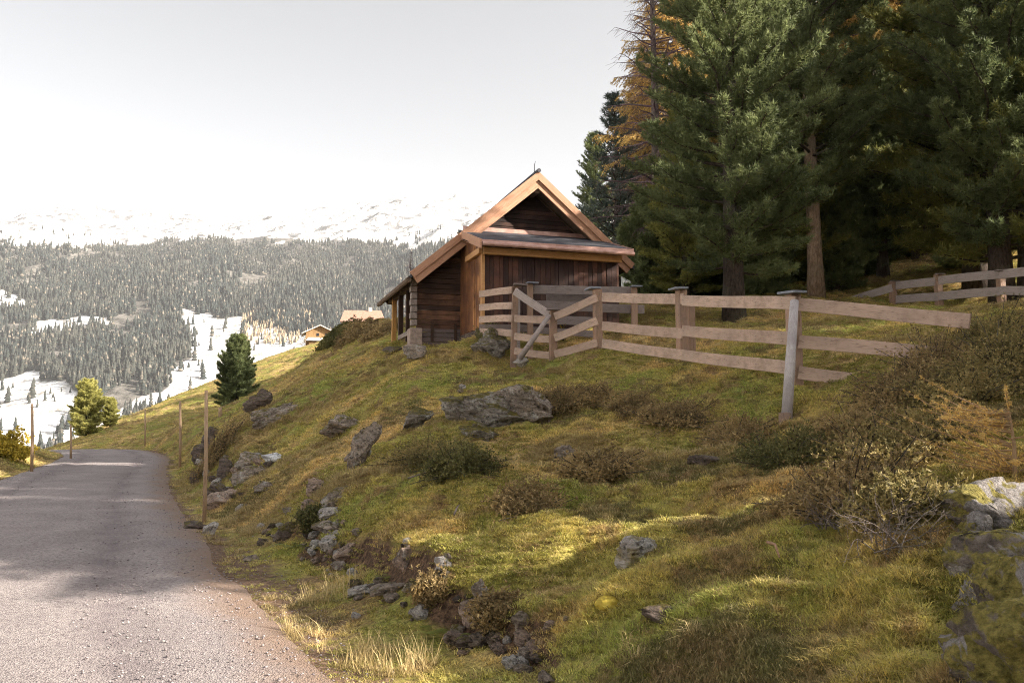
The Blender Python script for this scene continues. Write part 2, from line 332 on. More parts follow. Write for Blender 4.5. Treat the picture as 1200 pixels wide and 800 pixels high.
M['fern'] = mat_leaf('fern_green', [(0.12, 0.16, 0.03), (0.17, 0.21, 0.04), (0.24, 0.25, 0.06)], 0.35, 1.5)
M['yellow_leaf'] = mat_leaf('yellow_leaves', [(0.35, 0.26, 0.03), (0.50, 0.38, 0.05), (0.6, 0.46, 0.08)], 0.35, 1.5)

# ------------------------------------------------------------------ the lie of the land
road_pts = [(3.6,-14,0),(1.2,-6,0),(-0.9,0,0),(-3.1,4.6,0),(-5.35,9.2,0),(-7.0,12.8,0),(-9.5,18.3,0),(-12.9,26.4,0.0),(-16.0,34.3,0.02),(-19.0,41,0.05),(-23.0,47.4,0.05),(-28.0,52.0,-0.15),(-34.5,55.4,-0.7),(-45,58,-2.2),(-60,58,-4.6),(-80,54,-8)]
def catmull(pts, n):
    pts = [np.array(p, float) for p in pts]; out = []
    for i in range(len(pts) - 1):
        p0 = pts[max(i - 1, 0)]; p1 = pts[i]; p2 = pts[i + 1]; p3 = pts[min(i + 2, len(pts) - 1)]
        for k in range(n):
            t = k / n; out.append(0.5 * ((2 * p1) + (-p0 + p2) * t + (2 * p0 - 5 * p1 + 4 * p2 - p3) * t * t + (-p0 + 3 * p1 - 3 * p2 + p3) * t ** 3))
    out.append(pts[-1]); return np.array(out)
RC = catmull(road_pts, 6); HALF = 2.15
def road_q(x, y):
    """signed distance from the centre line (positive on the uphill side) and height of the road"""
    x = np.asarray(x, float).ravel(); y = np.asarray(y, float).ravel(); best = np.full(x.shape, 1e9); side = np.ones_like(x); zz = np.zeros_like(x); arc = np.zeros_like(x); s0 = 0
    for a, b in zip(RC[:-1], RC[1:]):
        d = b - a; L2 = d[0] ** 2 + d[1] ** 2
        t = np.clip(((x - a[0]) * d[0] + (y - a[1]) * d[1]) / L2, 0, 1); px = x - a[0] - t * d[0]; py = y - a[1] - t * d[1]; q = px * px + py * py
        m = q < best; best = np.where(m, q, best); zz = np.where(m, a[2] + t * d[2], zz); side = np.where(m, np.sign(d[1] * (x - a[0]) - d[0] * (y - a[1])), side)
        arc = np.where(m, s0 + t * math.sqrt(L2), arc); s0 += math.sqrt(L2)
    return np.sqrt(best) * side, zz, arc
ctl = [  # (u, v, distance) read off the photograph
 (520,800,4.9),(600,800,4.4),(700,800,4.0),(800,800,3.7),(900,800,3.4),(1000,800,3.2),(1100,800,3.0),(1200,800,2.8),(1200,700,3.5),
 (440,690,7.1),(400,640,9.2),(480,728,6.5),(505,632,7.3),(600,742,5.85),(620,692,6.3),(440,600,9.0),(700,720,5.3),(800,700,4.9),(950,700,4.3),
 (560,620,7.9),(600,600,8.1),(700,600,7.6),(800,600,6.9),(900,600,6.2),(1000,600,5.5),(1100,600,4.9),(1180,600,4.6),
 (500,500,12.5),(600,500,12.3),(700,500,11.6),(800,500,11),(930,495,10.4),(1050,490,8.6),(1150,480,7.6),
 (450,550,10.8),(550,550,10.2),(650,550,9.6),(750,550,9.0),(850,550,8.2),(950,550,7.6),(1050,550,6.6),
 (450,450,17),(550,450,16),(650,450,15.5),(750,450,14),(850,450,12.8),(930,447,12),(1050,425,11),(1150,398,10.8),
 (798,424,15),(700,410,17.5),(648,419,18),(604,420,19),(488,403,22),(540,400,22.4),(565,390,20.6),(720,380,22),
 (330,452,42),(275,486,42),(240,510,40),(300,470,36),(512,406,21.4),(470,405,22.5),(440,407,24),(460,404,26),(400,386,36),(430,383,35),(452,388,33),(350,430,50),(300,466,58),(400,420,30),(350,450,30),(300,478,31),(250,505,29),(215,546,29.5),
 (300,540,18.5),(350,520,17.5),(400,500,17),(310,590,13.2),(270,600,13.6),(380,560,12.2),(420,540,11.9),(255,560,18.8),(226,535,27.5),(240,612,13.6),
 (275,475,70),(220,482,68),(200,466,85),(130,495,80),(80,518,70),(240,505,52),(320,416,95),(285,433,95),(375,400,110),(440,386,120),(210,518,53),
 (855,378,22),(800,385,20),(960,346,29),(1050,350,30),(1100,361,29),(1172,358,27),(900,395,18),(1050,385,18),(1180,370,17),(745,372,24),(745,360,34)]
W = [tuple(P(*c)) for c in ctl] + [
 (9,2.5,1.35),(12,0,1.8),(18,-5,3.6),(8,-8,1.0),(14,-18,2.6),(30,0,8.5),(30,-20,8),(22,12,6),(32,22,11.5),(45,10,15),(45,40,19),(30,45,14.5),(62,0,22),(62,60,28),(62,120,34),(20,70,14),(25,100,19),(8,60,10.5),(0,80,12.5),(8,115,16),(45,90,24),(70,-30,22),
 (-3,48,7.3),(-14,100,12.2),(-8,125,14.5),(-24,88,8),(-20,140,7),(-45,120,-8),(0,160,8),(30,160,18),(-60,100,-14),(-30,170,-14),(0,200,-8),
 (-8,-4,0),(-10,-12,0),(-9.5,6,-.1),(-12,0,-1.2),(-13.6,18.5,0.05),(-14.7,21.5,0.12),(-17.6,27,0.42),(-20.2,32.5,0.52),(-22.3,37,0.42),(-22.8,28,0.1),(-25,34,0),(-26.5,41,.1),(-33,38,-2.5),(-18,18,-1.5),(-20,8,-4.5),(-30,20,-7),(-40,45,-5),(-55,40,-10),(-30,-10,-10),
 (-45,70,-3.2),(-38,64,-1.3),(-60,70,-7),(-50,90,-8),(-80,70,-12),(-80,20,-22),(-80,110,-28),(-60,-20,-22),(-85,180,-60)]
W = np.array(W)
def tps_fit(pts, lam=0.02):
    n = len(pts); d = np.hypot(pts[:, None, 0] - pts[None, :, 0], pts[:, None, 1] - pts[None, :, 1])
    K = d * 1.0                                   # biharmonic in the sense of |r|: no overshoot, faithful near the points
    K = np.sqrt(d * d + 0.36); K = -K
    A = np.zeros((n + 3, n + 3)); A[:n, :n] = K - (-lam) * np.eye(n); A[:n, n] = 1; A[:n, n + 1:] = pts[:, :2]; A[n:, :n] = A[:n, n:].T
    b = np.zeros(n + 3); b[:n] = pts[:, 2]; return np.linalg.solve(A, b)
LIP = np.array([tuple(P(*c))[:2] for c in [(285,585,14.2),(300,592,13.0),(350,606,11.2),(395,622,9.5),(440,632,8.3),(490,648,7.3),(540,672,6.7),(590,705,6.15),(630,735,5.7),(665,775,5.2),(690,815,4.8)]])
def lip_q(x, y):
    best = np.full(x.shape, 1e9); side = np.ones_like(x); ar = np.zeros_like(x); n = len(LIP) - 1
    for i in range(n):
        a, b = LIP[i], LIP[i + 1]; d = b - a; t = np.clip(((x - a[0]) * d[0] + (y - a[1]) * d[1]) / (d @ d), 0, 1); px = x - a[0] - t * d[0]; py = y - a[1] - t * d[1]; q = px * px + py * py
        m = q < best; best = np.where(m, q, best); side = np.where(m, np.sign(d[0] * (y - a[1]) - d[1] * (x - a[0])), side); ar = np.where(m, (i + t) / n, ar)
    return np.sqrt(best) * side, ar
def bank(x, y):
    s, ar = lip_q(x, y); s = s + 0.22 * fbm(x * 1.6, y * 1.6, seed=81, oct=3); h = 0.42 * sstep(0.0, 0.25, ar) * sstep(1.0, 0.8, ar)
    fade = sstep(1.8, 0.6, np.abs(s))
    st = sstep(-0.16, 0.07, s) - 0.5; over = 0.10 * np.exp(-((s - 0.12) / 0.16) ** 2)
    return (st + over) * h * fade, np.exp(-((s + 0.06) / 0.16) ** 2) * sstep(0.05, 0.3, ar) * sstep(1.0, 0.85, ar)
def bumps(x, y):
    r = np.hypot(x, y); dx = fbm(x * 0.7, y * 0.7, seed=4, oct=2) * 0.5
    hum = fbm(x * 0.55 + dx, y * 0.55, seed=11, oct=3) * 0.22
    hum2 = (0.5 - np.abs(fbm(x * 1.5 + dx, y * 1.5, seed=23, oct=3))) * 0.20 - 0.07
    big = fbm(x * 0.08, y * 0.08, seed=5, oct=2) * 0.5 * sstep(30, 70, r)
    return hum + hum2 + big + bank(x, y)[0]
_d, _, _ = road_q(W[:, 0], W[:, 1])
TW = tps_fit(np.column_stack([W[:, 0], W[:, 1], W[:, 2] - bumps(W[:, 0], W[:, 1]) * sstep(HALF + 0.2, HALF + 2.2, np.abs(_d))]), 0.004)
def tps(x, y):
    s = TW[len(W)] + TW[len(W) + 1] * x + TW[len(W) + 2] * y
    for i, (a, b, _) in enumerate(W): s = s - TW[i] * np.sqrt((x - a) ** 2 + (y - b) ** 2 + 0.36)
    return s
def ground(x, y, fine=True):
    x = np.asarray(x, float); y = np.asarray(y, float); sh = x.shape; x = x.ravel(); y = y.ravel()
    z = tps(x, y); d, rz, arc = road_q(x, y)
    r = np.hypot(x, y)
    amp = sstep(HALF + 0.2, HALF + 2.2, np.abs(d))
    z = z + amp * bumps(x, y)
    if fine: z = z + amp * (fbm(x * 6, y * 6, seed=31, oct=3) * 0.04 + (0.5 - np.abs(fbm(x * 3.1, y * 3.1, seed=33, oct=2))) * 0.09 - 0.03 + (0.42 - np.abs(fbm(x * 1.9 + 7, y * 1.9, seed=37, oct=2))) * 0.12 - 0.03)
    # bank cut along the uphill side of the road: steeper, broken
    t = sstep(HALF + 0.15, HALF + 1.5, np.abs(d) + 0.25 * fbm(x * 0.8, y * 0.8, seed=77, oct=2))
    z = rz - 0.03 * np.minimum(np.abs(d) / HALF, 1.1) ** 2 - 0.01 + (z - rz + 0.0) * t + 0.01 * t
    return z.reshape(sh)
def hit(u, v, fine=True):
    d = ray(u, v); s = np.exp(np.linspace(math.log(2.0), math.log(260), 4000)); X = d[0] * s; Y = d[1] * s; Z = EYE + d[2] * s
    g = ground(X, Y, fine); m = np.where(g > Z)[0]
    if len(m) == 0: return None
    i = m[0]; return np.array([X[i], Y[i], g[i]])
def axis(lo, hi, c, a, n):
    t = np.linspace(math.asinh((lo - c) / a), math.asinh((hi - c) / a), n); return c + a * np.sinh(t)
xs = axis(-95, 110, 1.5, 4.0, 680); ys = axis(-45, 210, 6.5, 4.5, 700)
GX, GY = np.meshgrid(xs, ys); GZ = ground(GX, GY)
# the sheet's rim plunges into the valley
rim = np.maximum.reduce([sstep(-80, -95, GX), sstep(190, 210, GY)]); GZ = GZ - 60 * rim
ny, nx = GX.shape
ii = np.arange(ny * nx).reshape(ny, nx); F = np.stack([ii[:-1, :-1], ii[:-1, 1:], ii[1:, 1:], ii[1:, :-1]], -1).reshape(-1, 4)
dd, _, _ = road_q(GX, GY)
me = npmesh('ground', np.stack([GX, GY, GZ], -1).reshape(-1, 3), F, M['turf'], True)
nn = fbm(GX.ravel() * 0.9, GY.ravel() * 0.9, seed=3, oct=3)
near = np.exp(-((GY.ravel() - 6) / 7.0) ** 2)
dirt = 1.0 - sstep(HALF - 0.1, HALF + 0.45 + 0.75 * near, dd + nn * 0.35)
dirt_l = 1.0 - sstep(HALF - 0.2, HALF + 0.4, -dd + nn * 0.3)
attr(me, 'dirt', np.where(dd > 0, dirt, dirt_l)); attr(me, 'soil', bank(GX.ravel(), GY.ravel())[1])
tag(obj('ground', me), kind='structure')

# ---- the gravel road, a sheet a few millimetres above the ground
t = NT('gravel'); p = t.coords('Position')
n1 = t.noise(p, 0.8, 4, 0.6, 0.5); n2 = t.noise(p, 28, 5, 0.75); vv = t.voro(p, 75); vc = t.voro(p, 75, out='Color')
col = t.ramp(n1, [(0.35, (0.26, 0.228, 0.222)), (0.65, (0.37, 0.325, 0.31))])
col = t.mix(t.ramp(n2, [(0.38, 0.85), (0.55, 0.0)]), col, (0.13, 0.105, 0.11))
sx = t.n('ShaderNodeSeparateColor'); t.l(vc, sx.inputs[0])
col = t.mix(t.math('MULTIPLY', t.ramp(vv, [(0.2, 1.0), (0.45, 0.0)]), t.ramp(sx.outputs[0], [(0.3, 0.0), (0.9, 0.9)])), col, (0.46, 0.41, 0.41))
lat = t.attrib('lateral')   # across the road: packed wheel tracks are darker, crown and verges paler and looser
w1 = t.math('ADD', lat, t.math('MULTIPLY', t.math('SUBTRACT', t.noise(p, 0.35, 3), 0.5), 0.18))
trk = t.ramp(w1, [(0.12, 0.0), (0.2, 0.75), (0.28, 0.1), (0.5, 0.0), (0.66, 0.05), (0.74, 0.75), (0.83, 0.0)])
col = t.mix(t.math('MULTIPLY', trk, t.ramp(t.noise(p, 2.5, 5, 0.7), [(0.35, 0.25), (0.65, 1.0)])), col, (0.16, 0.132, 0.138))
brn = t.ramp(t.math('ADD', t.attrib('lateral'), t.math('MULTIPLY', t.math('SUBTRACT', n1, 0.5), 0.25)), [(0.86, 0.0), (0.98, 0.8)])
col = t.mix(brn, col, (0.22, 0.145, 0.10))
M['gravel'] = t.finish(col, 0.9, t.bump(t.math('ADD', n2, t.math('MULTIPLY', vv, -0.8)), 0.9, 0.015), 0.2)
RF = catmull(road_pts, 60); tang = np.gradient(RF[:, :2], axis=0); tang /= np.linalg.norm(tang, axis=1)[:, None]; nor = np.stack([tang[:, 1], -tang[:, 0]], 1)
NL = 30; V = []; lat = []
arc = np.concatenate([[0], np.cumsum(np.linalg.norm(np.diff(RF[:, :2], axis=0), axis=1))])
for j in range(NL + 1):
    f = j / NL * 2 - 1
    e = 1 + (0.07 * fbm(arc * 0.9, arc * 0 + f * 3, seed=9, oct=4)) * abs(f) ** 3
    X = RF[:, 0] + nor[:, 0] * f * HALF * e; Y = RF[:, 1] + nor[:, 1] * f * HALF * e
    rough = fbm(X * 3, Y * 3, seed=2, oct=3) * 0.010 - 0.025 * (np.exp(-((f - 0.48) / 0.12) ** 2) + np.exp(-((f + 0.5) / 0.12) ** 2))
    V.append(np.stack([X, Y, ground(X, Y, False) + 0.035 + rough - 0.03 * abs(f) ** 6], 1)); lat.append(np.full(len(X), (f + 1) / 2))
V = np.stack(V, 1); n1_, n2_ = V.shape[:2]; ii = np.arange(n1_ * n2_).reshape(n1_, n2_); F = np.stack([ii[:-1, :-1], ii[:-1, 1:], ii[1:, 1:], ii[1:, :-1]], -1).reshape(-1, 4)
me = npmesh('road', V.reshape(-1, 3), F, M['gravel'], True); attr(me, 'lateral', np.stack(lat, 1).ravel())
tag(obj('road', me), kind='structure')

# ------------------------------------------------------------------ mountain across the valley
prof_Y = np.array([60, 250, 600, 900, 1200, 1600, 2000, 2400, 2900, 3400, 3900, 4300, 5000]); prof_z = np.array([-60, -150, -215, -140, -32, 128, 326, 512, 668, 845, 990, 900, 500])
def mount(x, y):
    r = y + 0.10 * np.abs(x) * 0; a = x / np.maximum(y, 1)
    z = np.interp(r, prof_Y, prof_z)
    k = sstep(700, 2200, y)
    z = z + k * (fbm(x / 420, y / 900, seed=41, oct=4) * 95 - 10 + 40 * np.exp(-((a + 0.16) / 0.13) ** 2) * sstep(2300, 3800, y) - 55 * sstep(-0.45, -0.75, a) * sstep(2300, 3800, y) + 70 * sstep(0.0, 0.6, a) * sstep(1500, 3800, y))
    z = z + k * (0.5 - np.abs(fbm(x / 170, y / 330, seed=47, oct=4))) * 40 * sstep(1400, 3000, y)
    z = z + sstep(2300, 3000, y) * fbm(x / 60, y / 80, seed=49, oct=4) * 12
    return z
aa = np.linspace(-1.15, 1.15, 620); rr = np.exp(np.linspace(math.log(120), math.log(4900), 520))
A_, R_ = np.meshgrid(aa, rr); MX = A_ * R_; MY = R_.copy(); MZ = mount(MX, MY)
def inpoly(u, v, poly):
    c = np.zeros(u.shape, bool); n = len(poly)
    for i in range(n):
        (x1, y1), (x2, y2) = poly[i], poly[(i + 1) % n]
        if y1 == y2: continue
        m = ((y1 > v) != (y2 > v)) & (u < (x2 - x1) * (v - y1) / (y2 - y1) + x1); c ^= m
    return c
clear = [[(222,362),(248,364),(262,376),(300,374),(330,392),(372,398),(380,430),(250,470),(148,484),(160,468),(182,458),(212,428),(221,405),(219,380)],
         [(38,374),(70,370),(138,373),(140,377),(100,381),(60,389),(36,388)], [(-60,340),(22,343),(20,356),(-60,366)],
         [(-200,446),(0,443),(40,438),(70,444),(84,462),(92,482),(60,500),(34,530),(-200,560)], [(60,506),(96,498),(150,480),(170,520),(50,530)]]
def woodmask(x, y, z):
    u, v = proj(x, y, z); wob = fbm(x / 70, y / 90, seed=61, oct=4)
    uu = u + wob * 22; v2 = v + fbm(x / 60 + 9, y / 60, seed=63, oct=4) * 11
    m = (v2 > 283 + 5 * np.sin(u / 60.0)) & (y > 1000)
    m |= (v2 > 285) & (y > 700) & (y <= 1000)
    for c in clear: m &= ~inpoly(uu, v2, c)
    return m
wm = woodmask(MX, MY, MZ).astype(float)
t = NT('mountain_slope'); p = t.coords('Position')
sn = t.ramp(t.noise(p, 0.012, 9, 0.72), [(0.42, 0.0), (0.50, 1.0)]); fl = t.noise(p, 0.05, 6, 0.7)
snow = t.mix(t.ramp(fl, [(0.4, 0.0), (0.6, 1.0)]), (0.72, 0.70, 0.68), (0.82, 0.82, 0.82))
grass = (0.20, 0.165, 0.12)
sz = t.n('ShaderNodeSeparateXYZ'); t.l(p, sz.inputs[0])
hi = t.ramp(t.math('DIVIDE', sz.outputs['Z'], 1000.0), [(0.44, 0.0), (0.62, 1.0)])
open_ = t.mix(t.math('MULTIPLY', t.ramp(t.noise(p, 0.03, 8, 0.75), [(0.50, 0.0), (0.60, 0.85)]), t.ramp(t.noise(p, 0.004, 4, 0.6), [(0.4, 0.35), (0.6, 1.0)])), snow, grass)
floor = t.mix(t.ramp(fl, [(0.38, 0.0), (0.62, 1.0)]), (0.05, 0.046, 0.038), (0.19, 0.175, 0.155))
rocky = t.math('MULTIPLY', hi, t.ramp(t.noise(t.coords('Position', scale=(1.3, 0.8, 0.9)), 0.016, 10, 0.8), [(0.49, 0.0), (0.55, 0.9)]))
col = t.mix(t.attrib('wood'), open_, floor); col = t.mix(rocky, col, (0.07, 0.07, 0.075))
M['mountain'] = t.finish(col, 0.9, t.bump(t.noise(p, 0.03, 8, 0.7), 0.7, 10), 0.1)
ny, nx = MX.shape; ii = np.arange(ny * nx).reshape(ny, nx); F = np.stack([ii[:-1, :-1], ii[:-1, 1:], ii[1:, 1:], ii[1:, :-1]], -1).reshape(-1, 4)
me = npmesh('mountain', np.stack([MX, MY, MZ], -1).reshape(-1, 3), F, M['mountain'], True); attr(me, 'wood', wm.ravel())
tag(obj('mountain', me), kind='structure')

# unseen valley sides left of and behind the viewpoint, added to bounce sunlight back
th = np.linspace(R(139), R(318), 220); rb = np.exp(np.linspace(math.log(150), math.log(4900), 150)); T_, R_ = np.meshgrid(th, rb)
BX, BY = R_ * np.cos(T_), R_ * np.sin(T_)
BZ = np.interp(R_, [150, 350, 900, 1500, 2200, 3000, 4000, 4900], [-75, -150, -210, -60, 240, 560, 900, 700]) + sstep(700, 2200, R_) * (fbm(BX / 420, BY / 420, seed=141, oct=4) * 110 + (0.5 - np.abs(fbm(BX / 190, BY / 190, seed=147, oct=4))) * 60)
ny, nx = BX.shape; ii = np.arange(ny * nx).reshape(ny, nx); F = np.stack([ii[:-1, :-1], ii[:-1, 1:], ii[1:, 1:], ii[1:, :-1]], -1).reshape(-1, 4)
me = npmesh('mountain', np.stack([BX, BY, BZ], -1).reshape(-1, 3), F, M['mountain'], True); attr(me, 'wood', ((fbm(BX / 300, BY / 300, seed=151, oct=4).ravel() > 0.12) & (BZ.ravel() < 420)).astype(float))
tag(obj('mountain', me), kind='structure')

# ---- far conifers: one template of ragged tiers, merged into one mass
def far_tree(rng, seg=6, tiers=5, w=0.17):
    V = []; F = []
    for k in range(tiers):
        z0 = 0.06 + 0.84 * k / tiers; z1 = min(1.0, z0 + 1.7 / tiers); r = w * (1 - z0) ** 0.8 + 0.015; b = len(V)
        for i in range(seg):
            a = 2 * math.pi * (i + rng.random() * 0.6) / seg; q = r * rng.uniform(0.7, 1.25); V.append((q * math.cos(a), q * math.sin(a), z0 - rng.random() * 0.05))
        V.append((rng.uniform(-.01, .01), rng.uniform(-.01, .01), z1)); F += [(b + i, b + (i + 1) % seg, b + seg) for i in range(seg)]
    return np.array(V), np.array(F)
rng = random.Random(5); tmpl = [far_tree(rng) for _ in range(6)]
npr = np.random.default_rng(8)
def scatter_far(n):
    u = npr.uniform(-0.95, 0.6, n); y = np.sqrt(npr.uniform(700 ** 2, 2650 ** 2, n)); x = u * y; z = mount(x, y)
    pu, pv = proj(x, y, z); m = (woodmask(x, y, z) | ((npr.random(n) < 0.035) & (pv > 345)) | ((npr.random(n) < 0.05) & (pv > 268) & (pv < 300))) & (fbm(x / 38, y / 60, seed=71, oct=4) > -0.26 - 0.0 * x) & (npr.random(n) > sstep(300, 282, pv) * 0.6)
    return x[m], y[m], z[m]
fx, fy, fz = scatter_far(92000)
t = NT('far_conifers'); i = t.island(); nn_ = t.noise(t.coords('Position'), 0.006, 4, 0.6)
col = t.ramp(i, [(0.0, (0.023, 0.030, 0.028)), (0.6, (0.036, 0.042, 0.037)), (0.90, (0.062, 0.062, 0.052)), (0.975, (0.19, 0.16, 0.125))])
M['far'] = t.finish(t.mix(t.ramp(nn_, [(0.45, 0.0), (0.62, 0.45)]), col, (0.075, 0.07, 0.055)), 0.9, None, 0.1, trans=0.1)
Vs = []; Fs = []; off = 0
kind = npr.integers(0, len(tmpl), len(fx)); ang = npr.uniform(0, 6.28, len(fx)); hh = (11 + 19 * npr.random(len(fx)) ** 1.3) * (1 - 0.35 * sstep(2100, 2500, fy)); ww = npr.uniform(0.85, 1.35, len(fx))
for k, (tv, tf) in enumerate(tmpl):
    m = kind == k; n = m.sum(); c, s = np.cos(ang[m])[:, None], np.sin(ang[m])[:, None]; h = hh[m][:, None]; w = ww[m][:, None]
    X = fx[m][:, None] + (tv[None, :, 0] * c - tv[None, :, 1] * s) * h * w; Y = fy[m][:, None] + (tv[None, :, 0] * s + tv[None, :, 1] * c) * h * w; Z = fz[m][:, None] - 0.3 + tv[None, :, 2] * h
    Vs.append(np.stack([X, Y, Z], -1).reshape(-1, 3)); Fs.append((tf[None] + (np.arange(n) * len(tv))[:, None, None]).reshape(-1, 3) + off); off += n * len(tv)
me = npmesh('mountain_forest', np.concatenate(Vs), np.concatenate(Fs), M['far'])
tag(obj('mountain_forest', me), 'grey green conifer forest covering the far mountainside below the snow', 'forest', kind='stuff')
# lone trees in the snowfields
lone = [(72,459,8,'small lone conifer high on the lower left snowfield'),(62,466,10,'middle lone conifer on the lower left snowfield'),(33,469,14,'lone conifer casting a shadow at the left of the snowfield'),(64,470,9,'conifer at the edge of the shaded hollow on the snowfield'),
        (205,432,14,'conifer at the left edge of the central snow slope'),(213,430,16,'taller conifer in the cluster on the central snow slope'),(221,431,13,'right conifer of the cluster on the central snow slope'),(186,446,10,'lone conifer low on the central snow slope'),(233,405,10,'single conifer high in the central snow slope')]
for k, (u, v, h, lab) in enumerate(lone):
    Y = np.linspace(900, 2400, 1500); d = ray(u, v + 0.0); X = d[0] / d[1] * Y; Zr = EYE + d[2] / d[1] * Y; m = np.where(mount(X, Y) > Zr)[0]
    if len(m) == 0: continue
    i = m[0]; r2 = random.Random(k + 50); tv, tf = far_tree(r2, 8, 7, 0.22)
    root = empty('conifer', (X[i], Y[i], float(mount(X[i:i+1], Y[i:i+1])[0]) - 0.2)); tag(root, lab, 'tree', 'lone conifers on the far snowfields')
    obj('crown', npmesh('crown', tv * h, tf, M['far']), root)
    b = MB(); b.tube([(0, 0, -0.3), (0, 0, h * 0.3)], [h * 0.03, h * 0.02], 6); b.build('trunk', M['bark'], root)
# sparse larches right of the central snow slope
lx = []
for k in range(2600):
    u = npr.uniform(282, 372); v = npr.uniform(366, 404)
    lx.append((u, v))
M['larch_far'] = mat_leaf('pale_larches', [(0.20, 0.155, 0.10), (0.32, 0.25, 0.16), (0.42, 0.33, 0.22)], 0.2, 0.01)
Vs = []; Fs = []; off = 0; cnt = 0
Yl = np.linspace(1100, 2400, 900)
for k, (u, v) in enumerate(lx[:340]):
    d = ray(u, v); X = d[0] / d[1] * Yl; Zr = EYE + d[2] / d[1] * Yl; m = np.where(mount(X, Yl) > Zr)[0]
    if len(m) == 0: continue
    i = m[0]; tv, tf = tmpl[k % 6]; h = npr.uniform(9, 17); Vs.append(tv * [h * 1.1, h * 1.1, h] + [X[i], Yl[i], Zr[i]]); Fs.append(tf + off); off += len(tv)
me = npmesh('larch_stand', np.concatenate(Vs), np.concatenate(Fs), M['larch_far'])
tag(obj('larch_stand', me), 'pale bare larches thinly scattered beside the central snow slope', 'trees', kind='stuff')

# ------------------------------------------------------------------ haze
hz = NT('haze_air'); pv = hz.n('ShaderNodeVolumePrincipled'); pv.inputs['Color'].default_value = (0.93, 0.93, 0.95, 1); pv.inputs['Density'].default_value = 0.00007; pv.inputs['Anisotropy'].default_value = 0.1
hz.l(pv.outputs[0], hz.out.inputs['Volume'])
b = MB(); b.box((-6200, -5100, min(float(MZ.min()), float(BZ.min())) - 30), (6200, 5100, max(float(MZ.max()), float(BZ.max())) + 40)); ho = b.build('haze', hz.m); tag(ho, kind='stuff')

